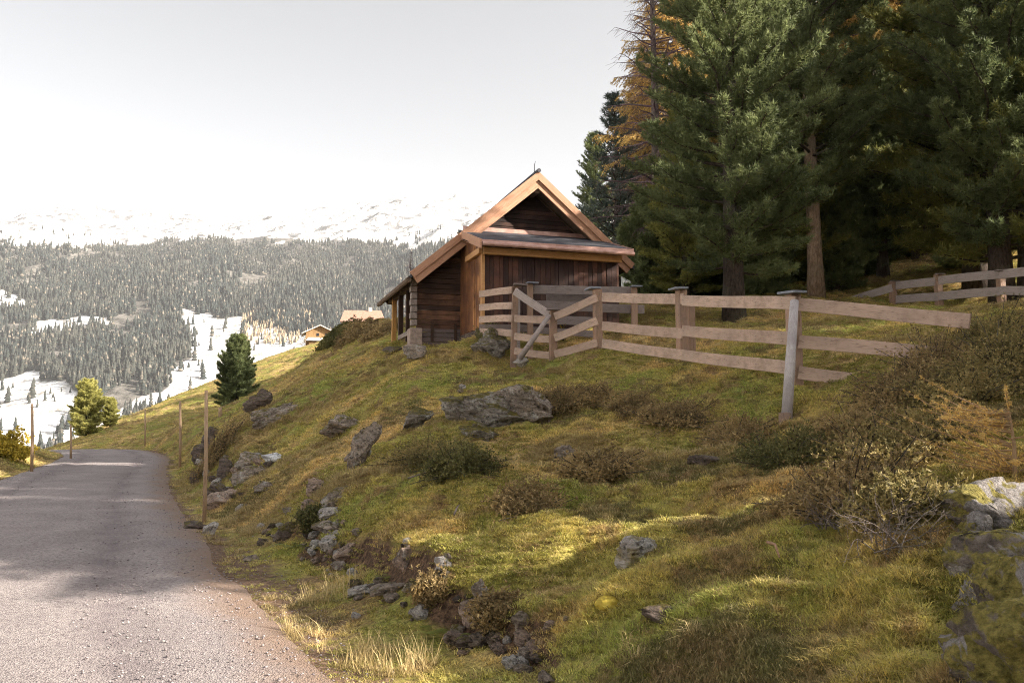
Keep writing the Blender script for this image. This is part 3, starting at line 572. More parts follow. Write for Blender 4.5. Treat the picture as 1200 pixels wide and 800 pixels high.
# ------------------------------------------------------------------ trees
def norm(v): return v / (np.linalg.norm(v, axis=-1, keepdims=True) + 1e-9)
def needles(pos, dr, rs, n=18, ln=0.15, wd=0.012, spread=0.75, up=0.15):
    """tufts of long needles: thin triangles"""
    T = len(pos); pos = np.repeat(pos, n, 0); dr = np.repeat(dr, n, 0)
    d = norm(dr + rs.normal(0, spread, (T * n, 3)) + [0, 0, up]); L = ln * rs.uniform(0.65, 1.2, (T * n, 1))
    sd = norm(np.cross(d, rs.normal(0, 1, (T * n, 3)))) * wd * rs.uniform(0.7, 1.3, (T * n, 1))
    back = pos - dr * ln * rs.uniform(0, 0.5, (T * n, 1))
    V = np.stack([back - sd, back + sd, back + d * L], 1).reshape(-1, 3)
    return V, np.arange(len(V)).reshape(-1, 3)
def conifer(name, seed, H, Rad, h0, nb, kind='pine', mats=None, trunk_r=0.2, dens=1.0, shape=0.7, nl=0.16, nw=0.013, nn=18, lean=(0, 0)):
    rs = np.random.default_rng(seed); rnd = random.Random(seed)
    wood = MB(); n = 10; pts = []; ph = rnd.random() * 6
    for i in range(n + 1):
        f = i / n; pts.append((lean[0] * f * f * H + 0.10 * math.sin(f * 5 + ph) * f, lean[1] * f * f * H + 0.08 * math.cos(f * 4 + ph) * f, f * H - 0.4))
    rad = [trunk_r * ((1 - i / n) ** 0.8 * 0.95 + 0.05) * (1.25 if i == 0 else 1) for i in range(n + 1)]
    wood.tube(pts, rad, 10)
    def tr(z):
        f = min(max((z + 0.4) / H, 0), 1) * n; i = min(int(f), n - 1); k = f - i; return np.array(pts[i]) * (1 - k) + np.array(pts[i + 1]) * k
    br = MB(); TP = []; TD = []
    for b in range(nb):
        t = (b + rnd.random()) / nb; t = t ** 0.92; z = h0 + (H - 0.15 - h0) * t
        if kind == 'pine': L = Rad * ((1 - t) ** shape) * min(1, 0.62 + 1.8 * t) * rnd.uniform(0.62, 1.15) + 0.12; el = R(-8 + 52 * t + rnd.uniform(-10, 10)); curl = 0.45
        else: L = Rad * ((1 - t) ** 0.9) * rnd.uniform(0.55, 1.15) + 0.1; el = R(-6 + 38 * t + rnd.uniform(-10, 12)); curl = -0.10
        az = b * 2.399 + rnd.uniform(-0.5, 0.5); o = tr(z); ca, sa = math.cos(az), math.sin(az); m = 7; pth = []
        for i in range(m + 1):
            f = i / m; hr = L * f; zz = L * f * math.sin(el) + curl * L * f * f * (0.6 if t < 0.8 else 0.3)
            wob = 0.04 * L * math.sin(f * 7 + b); pth.append(o + np.array([ca * hr * math.cos(el) - sa * wob, sa * hr * math.cos(el) + ca * wob, zz]))
        br.tube(pth, [max(0.006, (0.012 + 0.018 * L) * (1 - 0.85 * i / m)) for i in range(m + 1)], 5, False)
        # side twigs
        nt = max(3, int((5 + 5.5 * L) * dens)); fwd = norm(pth[-1] - pth[-2])
        for q in range(nt):
            f = (0.22 if kind == 'pine' else 0.12) + (1 - (0.22 if kind == 'pine' else 0.12)) * (q + rnd.random()) / nt; k = min(int(f * m), m - 1); g = f * m - k; bp = pth[k] * (1 - g) + pth[k + 1] * g
            d0 = norm(pth[k + 1] - pth[k]); side = norm(np.cross(d0, [0, 0, 1])) * (1 if q % 2 else -1)
            if kind == 'pine':
                tl = L * 0.34 * (1.12 - f) * rnd.uniform(0.7, 1.3) + 0.14; dv = norm(d0 * 0.8 + side * rnd.uniform(0.3, 1.0) + np.array([0, 0, rnd.uniform(0.0, 0.55)]))
                tipd = norm(dv + np.array([0, 0, 0.55])); ns = max(2, int(tl / 0.11)); 
                for s_ in range(ns):
                    e = (s_ + 0.6) / ns; TP.append(bp + dv * tl * e + np.array([0, 0, 0.18 * tl * e * e]) + rs.normal(0, 0.025, 3)); TD.append(norm(dv * (1 - e) + tipd * e))
            else:
                tl = rnd.uniform(0.15, 0.55) * (0.5 + 0.5 * min(1, L)); dv = norm(d0 * 0.5 + side * rnd.uniform(0.1, 0.7) + np.array([0, 0, -rnd.uniform(0.2, 0.9)])); ns = max(2, int(tl / 0.07))
                br.tube([bp, bp + dv * tl], [0.006, 0.004], 3, False)
                for s_ in range(ns): TP.append(bp + dv * tl * (s_ + 0.7) / ns); TD.append(dv)
    if kind == 'bare': TP = TP[:8]; TD = TD[:8]
    V, F = needles(np.array(TP), np.array(TD), rs, nn, nl, nw, 0.75 if kind == 'pine' else 1.2)
    return dict(trunk=(wood, mats[0]), limbs=(br, mats[1]), foliage=npmesh(name + '_crown', V, F, mats[2]), H=H)
tree_data = {}
def tree(proto, x, y, label, scale=1.0, rz=0.0, group=None, name='stone_pine', z=None, foliage=None, sxy=1.0):
    """the first tree of a kind keeps the meshes, the next ones share them"""
    d = tree_data[proto]; z = float(ground(np.array([x]), np.array([y]), False)[0]) if z is None else z
    root = empty(name, (x, y, z), rz); root.scale = (scale * sxy, scale * sxy, scale); tag(root, label, 'tree', group)
    if 'objs' not in d:
        a = d['trunk'][0].build('trunk', d['trunk'][1], root, smooth=True); b = d['limbs'][0].build('limbs', d['limbs'][1], a); c = obj('crown', d['foliage'], root); d['objs'] = (a, b, c)
    else:
        a0, b0, c0 = d['objs']; a = a0.copy(); b = b0.copy(); c = c0.copy()
        link(a, root); link(b, a); link(c, root)
    if foliage:
        for s_ in c.material_slots: s_.link = 'OBJECT'; s_.material = foliage
    return root
PM = (M['bark'], M['bark'], M['needle'])
tree_data['A'] = conifer('pine', 1, 16, 2.9, 1.3, 195, 'pine', PM, 0.30, 1.3, 0.58, nn=22, nl=0.18)
tree_data['B'] = conifer('pine', 2, 15, 2.5, 2.8, 165, 'pine', (M['bark_pale'], M['bark'], M['needle']), 0.24, 1.2, 0.45, nn=22, nl=0.18)
tree_data['C'] = conifer('pine', 3, 13, 2.7, 0.7, 170, 'pine', PM, 0.26, 1.3, 0.55, nn=22, nl=0.18)
tree_data['D'] = conifer('pine', 4, 9.5, 1.7, 0.8, 105, 'pine', PM, 0.16, 0.8, 0.85, nl=0.17, nn=16)
tree_data['E'] = conifer('pine', 5, 6.2, 1.35, 0.15, 120, 'pine', PM, 0.14, 1.5, 0.5, nl=0.17, nn=22)
tree_data['F'] = conifer('pine', 8, 5.6, 1.75, 0.05, 190, 'pine', PM, 0.14, 1.7, 0.42, nl=0.20, nw=0.016, nn=26)
tree_data['L'] = conifer('larch', 6, 16, 3.1, 6.5, 230, 'larch', (M['bark_larch'], M['bark_larch'], M['larch_gold']), 0.24, 2.0, nl=0.09, nw=0.015, nn=6)
tree_data['N'] = conifer('larch', 7, 16, 2.8, 2.0, 170, 'bare', (M['bark_larch'], M['twig_purple'], M['larch_rust']), 0.22, 1.5, nl=0.05, nw=0.01, nn=4)

def X(u, Y): return (u - 600) / FPX * Y * 1.0
pines = [ # proto, u, Y, scale, rot, label, foliage, sxy
 ('A', 862, 23.5, 1.02, 0.3, 'large dark stone pine with thick trunk, nearest right of the hut', None, 1.0),
 ('B', 960, 29.0, 1.12, 1.9, 'tall stone pine with bare pale lower trunk behind the fence', None, 1.05),
 ('C', 1150, 30.5, 1.70, 2.7, 'huge dark green pine hanging over the far fence at the upper right', M['needle_olive'], 0.95),
 ('C', 1215, 27.5, 1.55, 0.6, 'dark pine cut by the right edge of the picture behind the far fence', None, 0.95),
 ('A', 1040, 35.0, 0.80, 4.1, 'dark pine between the pale trunked pine and the olive pine', None, 1.0),
 ('D', 724, 41.0, 1.08, 2.2, 'slim bluish pine standing alone against the sky behind the hut roof', M['needle_blue'], 1.45),
 ('C', 908, 31.0, 1.22, 5.0, 'dense pine filling the gap behind the two front pines', None, 1.05),
 ('C', 806, 31.0, 0.62, 3.3, 'dense shaded pine rising directly behind the right end of the hut', None, 1.1),
]
for pr, u, Y, s, rz, lab, fo, sxy in pines: tree(pr, X(u, Y), Y, lab, s, rz, 'stone pines at the forest edge', foliage=fo, sxy=sxy)
larches = [
 ('L', 797, 37, 1.08, 0.5, 'golden larch glowing behind the big pine right of the hut', None),
 ('L', 758, 46, 0.86, 2.0, 'rusty larch behind the slim bluish pine', M['larch_rust']),
 ('N', 772, 34, 1.10, 1.2, 'bare purple twigged larch leaning out over the hut side', None),
 ('L', 1012, 41, 1.30, 3.0, 'golden larch top showing above the pale trunked pine', None),
 ('L', 1085, 37, 1.30, 4.0, 'golden larch top showing between the right hand pines', None),
 ('L', 870, 48, 1.30, 5.0, 'golden larch crown behind the two front pines', None),
 ('N', 480, 60, 0.42, 0.9, 'thin bare young larch behind the left eave of the hut', None)]
for pr, u, Y, s, rz, lab, fo in larches: tree(pr, X(u, Y), Y, lab, s, rz, 'larches behind the pines', 'larch', foliage=fo)
# the wood goes on behind them, uphill
rnd = random.Random(77); k = 0
placed = [(X(p[1], p[2]), p[2]) for p in pines] + [(X(p[1], p[2]), p[2]) for p in larches]
back = [(1180,27),(1010,41),(950,45),(850,40),(1090,38),(1170,42),(820,52),(905,58),(1000,60),(1110,62),(1200,55),(780,58),(1330,36),(1290,26),(1060,52),(745,66),(1220,70),(700,92),(800,75),(930,78)]
TAN = math.tan(SUN_EL)
back_labels = ['dark conifer trunk and crown just right of the olive pine in deep shade','shaded conifer right of the pale bare trunk','shaded conifer in the second row right of the pale trunk','shaded conifer showing low between the two front pines','dark conifer behind the olive pine at the right','dark conifer deep behind the posts of the far fence','far shaded conifer left of the thick trunked pine','far shaded conifer behind the gap of the front pines','deepest shaded conifer behind the pale bare trunk','deepest shaded conifer behind the olive pine','far shaded conifer at the right beyond the fence','small dark conifer between rusty larch and thick trunked pine','dark conifer at the right picture edge','second dark conifer at the right picture edge','shaded conifer behind the middle of the far fence','distant conifer just right of the hut ridge','distant conifer at the top of the wood at the right','distant conifer behind the slim bluish pine','distant conifer behind the golden larch','distant conifer behind the gap left of the pale trunk']
lit = [((-2.0, 5.9, 0), 0.75), ((-6.0, 6.0, 0), 0.75), ((-17, 42.0, 0), 1.3), ((-27, 70, 2.5), 2.5), ((-34, 70.5, 2.0), 2.5), ((-24, 31.5, 0.6), 0.6), ((-20, 78, 4), 0.7), ((-22.5, 36, 1.0), 1.6), ((6, 36, 15), 3.0), ((18, 42, 21), 2.0), ((-22, 62.5, 6), 1.0)]
def corridor(x, y, r, H):
    """True where a crown would stand in the low sun's way to the lit strips of road, slope and bush"""
    zt = float(ground(np.array([x]), np.array([y]), False)[0]) + H
    for (tx, ty, tz), hw in lit:
        dxx = x - tx; yr = ty + dxx * math.tan(SUN_AZ); zr = tz + dxx / math.cos(SUN_AZ) * TAN
        if dxx > 0 and abs(y - yr) < hw + r * min(1, max(0.15, (zt - zr) / 6)) and zt > zr: return True
    return False
for k, (u, Y) in enumerate(back):
    if Y > 66 and corridor(X(u, Y), Y, 3.0, 14): continue
    tree('ACBCA'[k % 5] , X(u, Y), Y, back_labels[k], rnd.uniform(0.95, 1.3), rnd.uniform(0, 6), 'shaded trees deep in the wood')
young = [(893, 30, 0.75, 'young pine between the two front pines'), (985, 33, 0.8, 'young pine filling the gap right of the pale trunk'), (1018, 36, 0.9, 'second young pine right of the pale trunk'), (1062, 38, 0.9, 'young pine behind the first posts of the far fence'),
         (1100, 40, 1.0, 'young pine behind the middle of the far fence'), (1145, 33, 0.8, 'young pine just behind the far fence at the right'), (1185, 36, 0.9, 'young pine behind the right end of the far fence'), (835, 34, 0.9, 'young pine left of the thick trunked pine'), (765, 33, 0.8, 'young pine at the foot of the larches by the hut'), (930, 37, 1.0, 'young pine left of the pale trunk')]
for u, Y, sc_, lab in young: tree('F', X(u, Y), Y, lab, sc_, rnd.uniform(0, 6), 'young pines under the big trees', 'young_pine')
# trees outside the right of the picture, whose shade lies over the road and the bank
off = []
rnd = random.Random(12)
cand = []
for gx in range(11, 62, 6):
    for gy in range(-44, 60, 6):
        cand.append((gx + rnd.uniform(-1.6, 1.6), gy + rnd.uniform(-1.6, 1.6)))
for (x, y) in [(10.8, 0.4), (10.6, 2.1), (11.0, 3.8), (11.0, 5.4), (12.6, 1.2), (12.8, 3.0), (12.7, -0.6)]:  # unseen low pines added to shade the bank, kept below the road's sun rays
    tree('E', x, y, 'shade casting low bushy pine added beyond the right edge of the picture', (3.8 + 0.45 * (x - 11)) / 6.2, rnd.uniform(0, 6), 'added shade pines beyond the right edge of the picture', sxy=1.6)
for (x, y) in cand:
    if x < 0.66 * y + 5.5 or (y > 4 and rnd.random() < 0.42): continue
    r = 2.3; h = rnd.uniform(0.75, 1.0)
    if corridor(x, y, 3.0 * h, 16 * h): continue
    tree(rnd.choice('ABLNLLC'), x, y, 'tall conifer of the wood beyond the right edge of the picture', h, rnd.uniform(0, 6), 'wood beyond the right edge of the picture')
# mid-ground trees on the hill across the road
tree('F', X(275, 62), 62.5, 'dark green cone shaped pine on the slope above the road bend', 1.0, 0.4, name='pine', z=float(P(275, 481, 62.5)[2]) - 0.2, sxy=0.92)
tree('F', X(104, 70), 70.0, 'yellow green sunlit bushy pine beside the road bend', 0.80, 2.0, name='pine', foliage=M['needle_sun'], sxy=1.05)
tree('F', X(131, 72), 72.0, 'small bright green pine right of the sunlit pine at the bend', 0.42, 1.0, name='pine', foliage=M['needle_sun'], sxy=1.1)

# ------------------------------------------------------------------ the hut
HA = math.atan(0.319); p0 = P(488, 404, 22.0)
hut = empty('wooden_hut', (p0[0], p0[1], p0[2]), HA)
tag(hut, 'dark brown wooden alpine hut with light bargeboards behind the fence', 'hut')
rnd = random.Random(3)
def clip(poly, a, b, c):
    """keep a*x + b*y <= c"""
    out = []
    for i in range(len(poly)):
        p, q = poly[i], poly[(i + 1) % len(poly)]; fp = a * p[0] + b * p[1] - c; fq = a * q[0] + b * q[1] - c
        if fp <= 0: out.append(p)
        if (fp < 0 < fq) or (fq < 0 < fp): k = fp / (fp - fq); out.append((p[0] + (q[0] - p[0]) * k, p[1] + (q[1] - p[1]) * k))
    return out
SA, ZA = 3.14, 4.66; SLOPE = 0.843; XL, XR = -0.30, 5.92
def roofz(s): return ZA - SLOPE * abs(s - SA)
DROP = 0.34
def boards_h(mb, s0, s1, z0, z1, h, y, th, gap=0.012, jit=0.012, planes=()):
    z = z0
    while z < z1 - 0.01:
        hh = min(h * rnd.uniform(0.85, 1.15), z1 - z); poly = [(s0, z), (s1, z), (s1, z + hh - gap), (s0, z + hh - gap)]
        for pl in planes: poly = clip(poly, *pl) if len(poly) > 2 else poly
        if len(poly) > 2:
            o = rnd.uniform(-jit, jit); mb.prism(poly, lambda p, k: (p[0], y + o + th * k, p[1]))
        z += hh
def boards_v(mb, a0, a1, z0, ztop, w, fn, gap=0.008, jit=0.008):
    a = a0
    while a < a1 - 0.01:
        ww = min(w * rnd.uniform(0.8, 1.2), a1 - a); o = rnd.uniform(-jit, jit); b0 = z0 + rnd.uniform(-0.03, 0.03)
        poly = [(a, b0), (a + ww - gap, b0), (a + ww - gap, ztop(a + ww)), (a, ztop(a))]
        mb.prism(poly, lambda p, k, o=o: fn(p, k, o)); a += ww
LP = (-SLOPE, 1, ZA - DROP - SLOPE * SA); RP = (SLOPE, 1, ZA - DROP + SLOPE * SA)
m = MB(); boards_h(m, 0.0, 1.17, 0.42, 4, 0.135, 0.0, 0.09, planes=(LP,)); m.build('log_wall', M['log'], hut)
m = MB(); boards_h(m, 0.14, 1.15, -0.25, 0.44, 0.115, -0.06, 0.05); m.build('skirting_boards', M['skirt'], hut)
m = MB(); m.box((0.36, -0.10, 0.10), (0.43, -0.065, 0.62)); m.box((0.98, -0.10, 0.08), (1.05, -0.065, 0.58)); m.build('batten', M['dark_post'], hut)
m = MB(); m.box((-0.20, -0.12, -0.3), (0.135, 0.25, 0.43)); m.build('foundation_block', M['plaster'], hut, bevel=0.02)
m = MB()
for k in range(8): z = 0.50 + k * 0.175; m.box((-0.16 - 0.02 * (k % 2), -0.05 - rnd.uniform(0, .05), z), (-0.003, 0.10, z + 0.15))
m.build('log_end', M['logend'], hut, bevel=0.01)
m = MB(); boards_h(m, SA - 2.9, SA + 2.9, 2.95, 5.0, 0.12, 0.02, 0.06, planes=(LP, RP, (-1, 0, -1.18), (1, 0, 5.3))); m.build('gable_wall', M['gable'], hut)
# body behind: plank walls down the sides and the back
def pent(y): return 2.32 + 0.317 * (y + 2.40)
m = MB(); boards_v(m, -2.06, 0.0, 0.28, lambda y: pent(y) - 0.13, 0.11, lambda p, k, o: (1.17 + o + 0.05 * k, p[0], p[1])); m.build('porch_side_wall', M['porch_side'], hut)
m = MB(); m.box((1.155, -2.115, 0.25), (1.235, -2.00, 2.25)); m.build('corner_post', M['beam'], hut, bevel=0.006)
m = MB(); boards_v(m, 1.24, 4.80, 0.25, lambda s: 2.10, 0.12, lambda p, k, o: (p[0], -2.06 + o + 0.04 * k, p[1])); m.build('porch_front_wall', M['porch_front'], hut)
m = MB(); boards_v(m, -2.0, 0.02, 0.25, lambda y: pent(y) - 0.13, 0.15, lambda p, k, o: (4.78 + o + 0.04 * k, p[0], p[1])); m.build('porch_right_wall', M['porch_front'], hut)
m = MB(); boards_v(m, 0.08, 4.2, -0.2, lambda y: 2.8, 0.18, lambda p, k, o: (5.25 + o + 0.05 * k, p[0], p[1] if p[1] < 1 else 2.45)); m.build('side_wall', M['porch_front'], hut)
m = MB(); boards_v(m, 0.10, 4.2, -0.2, lambda y: 2.6, 0.18, lambda p, k, o: (1.19 + o + 0.05 * k, p[0], p[1])); m.build('inner_wall', M['porch_front'], hut)
m = MB(); boards_h(m, 1.25, 5.22, -0.2, 4.9, 0.18, 4.2, 0.06, planes=(LP, RP)); m.build('back_wall', M['gable'], hut)
m = MB(); boards_h(m, 4.83, 5.24, -0.2, 3.0, 0.18, 0.0, 0.05, planes=(RP,)); m.build('front_return_wall', M['gable'], hut)
# stone footing
m = MB(); m.box((1.10, -2.12, -0.5), (4.86, -0.02, 0.24)); m.box((1.25, 0.0, -0.6), (5.3, 4.25, -0.21)); m.build('stone_footing', M['rock_dark'], hut)
# main roof: two slabs with deck boards below and dark covering above
for nm, sgn, s_end in (('left', -1, XL), ('right', 1, XR)):
    ze = roofz(s_end); y0, y1 = -0.60, 4.22; n_s = math.hypot(1, SLOPE); nx_, nz_ = sgn * SLOPE / n_s, 1 / n_s
    def slab(mb, s_in, s_out, off0, off1, ya, yb):
        c = [];
        for y in (ya, yb):
            for (s, o) in ((s_in, off0), (s_out, off0), (s_out, off1), (s_in, off1)): c.append((s + nx_ * o, y, roofz(s) + nz_ * o))
        mb.add(c, [(0, 1, 2, 3), (7, 6, 5, 4), (0, 4, 5, 1), (1, 5, 6, 2), (2, 6, 7, 3), (3, 7, 4, 0)])
    deck = MB(); slab(deck, SA, s_end, -0.16, -0.105, y0 + 0.06, y1); dk = deck.build('roof', M['oldwood'], hut)
    cov = MB(); slab(cov, SA, s_end + sgn * 0.05, -0.10, -0.035, y0 - 0.03, y1 + 0.03); cov.build('roof_covering', M['felt'], dk)
    raf = MB()
    for q in range(6): yy = 0.15 + q * 0.8; slab(raf, SA + sgn * 0.1, s_end - sgn * 0.06, -0.27, -0.163, yy, yy + 0.10)
    raf.build('rafters', M['oldwood'], dk)
    # bargeboards: wide lower board and a narrower upper board standing proud
    for (o0, o1, ya, yb) in ((-0.315, -0.13, y0, y0 + 0.055), (-0.15, 0.03, y0 - 0.055, y0 - 0.003)):
        L = math.hypot(s_end - SA, (s_end - SA) * SLOPE); ang = math.atan2(-SLOPE, 1) if sgn > 0 else math.atan2(SLOPE, 1)
        mb = MB(); e0 = 0.0
        # local x runs along the board, mitred at the ridge
        def lp(al, off): return (al, off)
        tan_ = SLOPE
        if sgn > 0: poly = [(-o0 * tan_, o0), (L, o0), (L, o1), (-o1 * tan_, o1)]
        else: poly = [(-L, o0), (o0 * tan_, o0), (o1 * tan_, o1), (-L, o1)]
        mb.prism(poly, lambda p, k: (p[0], (yb - ya) * k, p[1]))
        ob = mb.build('bargeboard', M['barge'], hut, bevel=0.004); ob.location = (SA, ya, ZA); ob.rotation_euler = (0, -ang, 0)
m = MB(); m.tube([(SA, -0.70, ZA + 0.05), (SA, 4.8, ZA + 0.05)], 0.055, 8); m.build('ridge_cap', M['felt'], hut)
m = MB(); m.tube([(SA, -0.3, ZA), (SA, -0.3, ZA + 0.3), (SA + 0.03, -0.3, ZA + 0.42)], [0.012, 0.009, 0.006], 6); m.build('lightning_rod', M['iron'], hut)
m = MB(); m.box((SA - 0.07, -0.52, ZA - 0.52), (SA + 0.07, 0.02, ZA - 0.36)); m.build('ridge_beam', M['oldwood'], hut)
# wooden gutter under the left eave
m = MB(); g = (XL - 0.02, roofz(XL) - 0.15)
m.tube([(g[0], -0.55, g[1]), (g[0], 4.38, g[1])], 0.07, 8); m.build('gutter', M['oldwood'], hut)
# open lean-to on the left with its posts
for k, (yy, mt, w) in enumerate(((1.15, 'dark_post', 0.10), (2.2, 'dark_post', 0.13), (3.3, 'orange_post', 0.13))):
    m = MB(); m.box((-w / 2, -w / 2, -0.5), (w / 2, w / 2, roofz(-0.02) - 0.30)); m.build('post', M[mt], hut, loc=(-0.02, yy, 0), bevel=0.006)
m = MB(); m.box((-0.08, 0.12, roofz(-0.02) - 0.40), (0.06, 4.15, roofz(-0.02) - 0.28)); m.build('eave_beam', M['oldwood'], hut)
m = MB(); m.box((-0.10, 0.14, 0.32), (-0.02, 2.2, 0.44)); m.build('sill_beam', M['logend'], hut)
# pent roof over the porch
m = MB(); y0, y1 = -2.42, 0.0; sL, sR = 1.04, 5.02
def pr(mb, o0, o1, sa, sb, ya, yb): mb.add([(s, y, pent(y) + o) for s in (sa, sb) for (y, o) in ((ya, o0), (yb, o0), (yb, o1), (ya, o1))], [(0, 1, 2, 3), (7, 6, 5, 4), (0, 4, 5, 1), (1, 5, 6, 2), (2, 6, 7, 3), (3, 7, 4, 0)])
pr(m, -0.09, -0.03, sL + 0.02, sR, y0 + 0.03, y1); po = m.build('porch_roof', M['oldwood'], hut)
m = MB(); pr(m, -0.025, 0.03, sL + 0.05, sR - 0.02, y0 + 0.02, y1); m.build('porch_roof_covering', M['felt'], po)
m = MB(); m.box((sL, y0 - 0.035, pent(y0) - 0.12), (sR + 0.02, y0, pent(y0) + 0.03)); m.tube([(sL + 0.02, y0 - 0.075, pent(y0) - 0.08), (sR, y0 - 0.075, pent(y0) - 0.10)], 0.055, 10); m.build('copper_gutter', M['copper'], hut)
m = MB(); pr(m, -0.17, 0.055, sL - 0.035, sL, y0 - 0.10, -0.70); m.build('end_board', M['barge'], hut)
m = MB(); pr(m, -0.10, 0.05, sR + 0.003, sR + 0.035, y0 - 0.0, y1 - 0.4); m.build('end_board', M['copper'], hut)
m = MB(); m.box((1.22, -0.05, pent(0) + 0.02), (5.0, -0.02, pent(0) + 0.13)); m.build('copper_flashing', M['copper'], hut)
m = MB(); m.box((0.02, 0, 0), (3.66, 0.12, 0.17)); m.build('porch_beam', M['beam'], hut, loc=(1.15, -2.24, 2.04), bevel=0.006)
m = MB(); m.box((1.06, -2.2, 2.06), (1.148, -0.9, 2.20)); m.build('side_plate', M['beam'], hut)
m = MB(); 
for q in range(7): m.box((1.35 + q * 0.56, -2.36, 2.205), (1.43 + q * 0.56, -0.1, 2.235))
m.build('eave_joists', M['oldwood'], hut)
m = MB(); m.tube([(0.80, -1.6, 2.50), (0.98, -1.5, 2.47)], 0.012, 6); m.build('hook', M['iron'], hut)

# ------------------------------------------------------------------ fences
def gz(x, y): return float(ground(np.array([x]), np.array([y]), False)[0])
def board(name, a, b, h, th, mat, parent, taper=0.0):
    """a plank from a to b (centre line), standing on edge; local x runs along it"""
    a = Vector(a); b = Vector(b); d = b - a; L = d.length; xax = d.normalized(); yax = Vector((0, 0, 1)).cross(xax).normalized(); zax = xax.cross(yax)
    mb = MB(); n = 8; pr_ = []
    for i in range(n + 1):
        f = i / n; s = 1 - taper * (f ** 6); w = 0.006 * math.sin(f * 5 + L * 3); pr_.append((L * f, -h / 2 * s + w, h / 2 * s + w))
    vs = []; 
    for (x_, lo, up) in pr_: vs += [(x_, -th / 2, lo), (x_, th / 2, lo), (x_, th / 2, up), (x_, -th / 2, up)]
    fs = [(0, 3, 2, 1), tuple(4 * n + q for q in (0, 1, 2, 3))]
    for i in range(n):
        for q in range(4): fs.append((4 * i + q, 4 * i + (q + 1) % 4, 4 * i + 4 + (q + 1) % 4, 4 * i + 4 + q))
    mb.add(vs, fs); o = mb.build(name, M[mat], None, bevel=0.004)
    mw = Matrix((xax, yax, zax)).transposed().to_4x4(); mw.translation = a
    o.parent = parent
    o.matrix_local = Matrix.Translation(parent.location).inverted() @ mw if parent else mw
    return o
def post(parent, x, y, zb, ztop, w, mat, rz, cap='cap', capw=1.9, tilt=(0, 0)):
    mb = MB(); h = ztop - zb; mb.box((-w / 2, -w / 2, 0), (w / 2, w / 2, h)); px, py, pz = parent.location
    o = mb.build('post', M[mat], parent, loc=(x - px, y - py, zb - pz), rot=(tilt[0], tilt[1], rz), bevel=0.008)
    if cap:
        c = MB(); cw = w * capw / 2; c.box((-cw, -cw * 0.85, h + 0.002), (cw, cw * 0.85, h + 0.035)); c.build('cap', M[cap], o, rot=(0.05, rnd.uniform(-.06, .06), rnd.uniform(-.15, .15)), bevel=0.005)
    return o
def pt(u, v, Y): q = P(u, v, Y); return (float(q[0]), float(q[1]), float(q[2]))
# front fence: posts at (u, v top, v bottom, Y, half width)
FP = [(700,339,414,17.4),(798,340,426,14.9),(929,345,450,11.9)]
q0 = pt(798, 424, 14.9)
fence = empty('front_fence', (q0[0], q0[1], gz(q0[0], q0[1])))
tag(fence, 'three rail wooden fence with capped square posts running right from the gate', 'fence')
rz_f = math.atan2(11.9 - 17.4, X(929, 11.9) - X(700, 17.4))
for k, (u, vt, vb, Y) in enumerate(FP):
    a = pt(u, vt, Y); b = pt(u, vb + 8, Y); post(fence, a[0], a[1], min(b[2], gz(a[0], a[1])) - 0.1, a[2], 0.155 if k < 2 else 0.16, 'post' if k != 2 else 'post_orange', rz_f, 'cap', 1.95)
# second, slimmer upright just behind two posts
for (u, vt, vb, Y) in ((742, 344, 400, 17.8), (809, 348, 415, 15.3)):
    a = pt(u, vt, Y); b = pt(u, vb, Y); 
    if u == 809: post(fence, a[0], a[1], b[2] - 0.4, a[2] - 0.03, 0.12, 'post_orange', rz_f, None)
def rails(parent, segs, mat, h=0.17, th=0.035, taper=0.0):
    for (u0, v0, Y0, u1, v1, Y1) in segs: board('rail', pt(u0, v0, Y0), pt(u1, v1, Y1), h, th, mat, parent, taper)
rails(fence, [(706,348.5,17.25,800,350.5,14.77),(706,382,17.25,800,391,14.77),(706,402.5,17.25,800,416,14.77),
              (800,352,14.70,932,355.5,11.73),(800,387.5,14.70,932,397.5,11.73),(800,416,14.70,932,432,11.73)], 'rail', 0.185)
rails(fence, [(936,357,11.78,1137,376,10.0),(936,400,11.78,1095,414,10.45),(936,436,11.78,1035,450,11.0)], 'rail', 0.18)
# leaning round pole against the post
a = pt(919.5, 493, 10.9); b = pt(931, 353, 11.52); g_ = hit(919.5, 496); 
pole = empty('leaning_pole', (a[0], a[1], a[2])); tag(pole, 'whitish debarked round pole leaning against the orange fence post', 'pole')
m = MB(); m.tube([(0, 0, -0.25), ((b[0] - a[0]) * .5 + .01, (b[1] - a[1]) * .5, (b[2] - a[2]) * .5), (b[0] - a[0], b[1] - a[1], b[2] - a[2])], [0.075, 0.066, 0.058], 14); m.build('shaft', M['pole_white'], pole, smooth=True)
m = MB(); m.tube([(0, 0, -0.3), ((b[0] - a[0]) * 0.03, (b[1] - a[1]) * .03, 0.10)], [0.082, 0.079], 14); m.build('stump_end', M['post'], pole, smooth=True)
# left piece between the porch and the gate post
q0 = pt(600, 418, 18.6)
lf = empty('short_fence', (q0[0], q0[1], q0[2])); tag(lf, 'short three rail fence piece joining the hut porch to the gate', 'fence')
a = pt(601, 335, 18.6); b = pt(603, 424, 18.6); post(lf, a[0], a[1], b[2] - 0.2, a[2], 0.13, 'post', 0.1, 'rail_grey', 2.3, (0, 0.03))
a = pt(607, 345, 18.9); post(lf, a[0], a[1], b[2] - 0.2, a[2], 0.09, 'rail_silver', 0.1, None)
rails(lf, [(562,344.5,19.9,600,339.8,18.5),(562,360,19.9,600,358,18.5),(562,374,19.9,600,373,18.5),(563,388,19.9,600,390.5,18.5)], 'rail', 0.155)
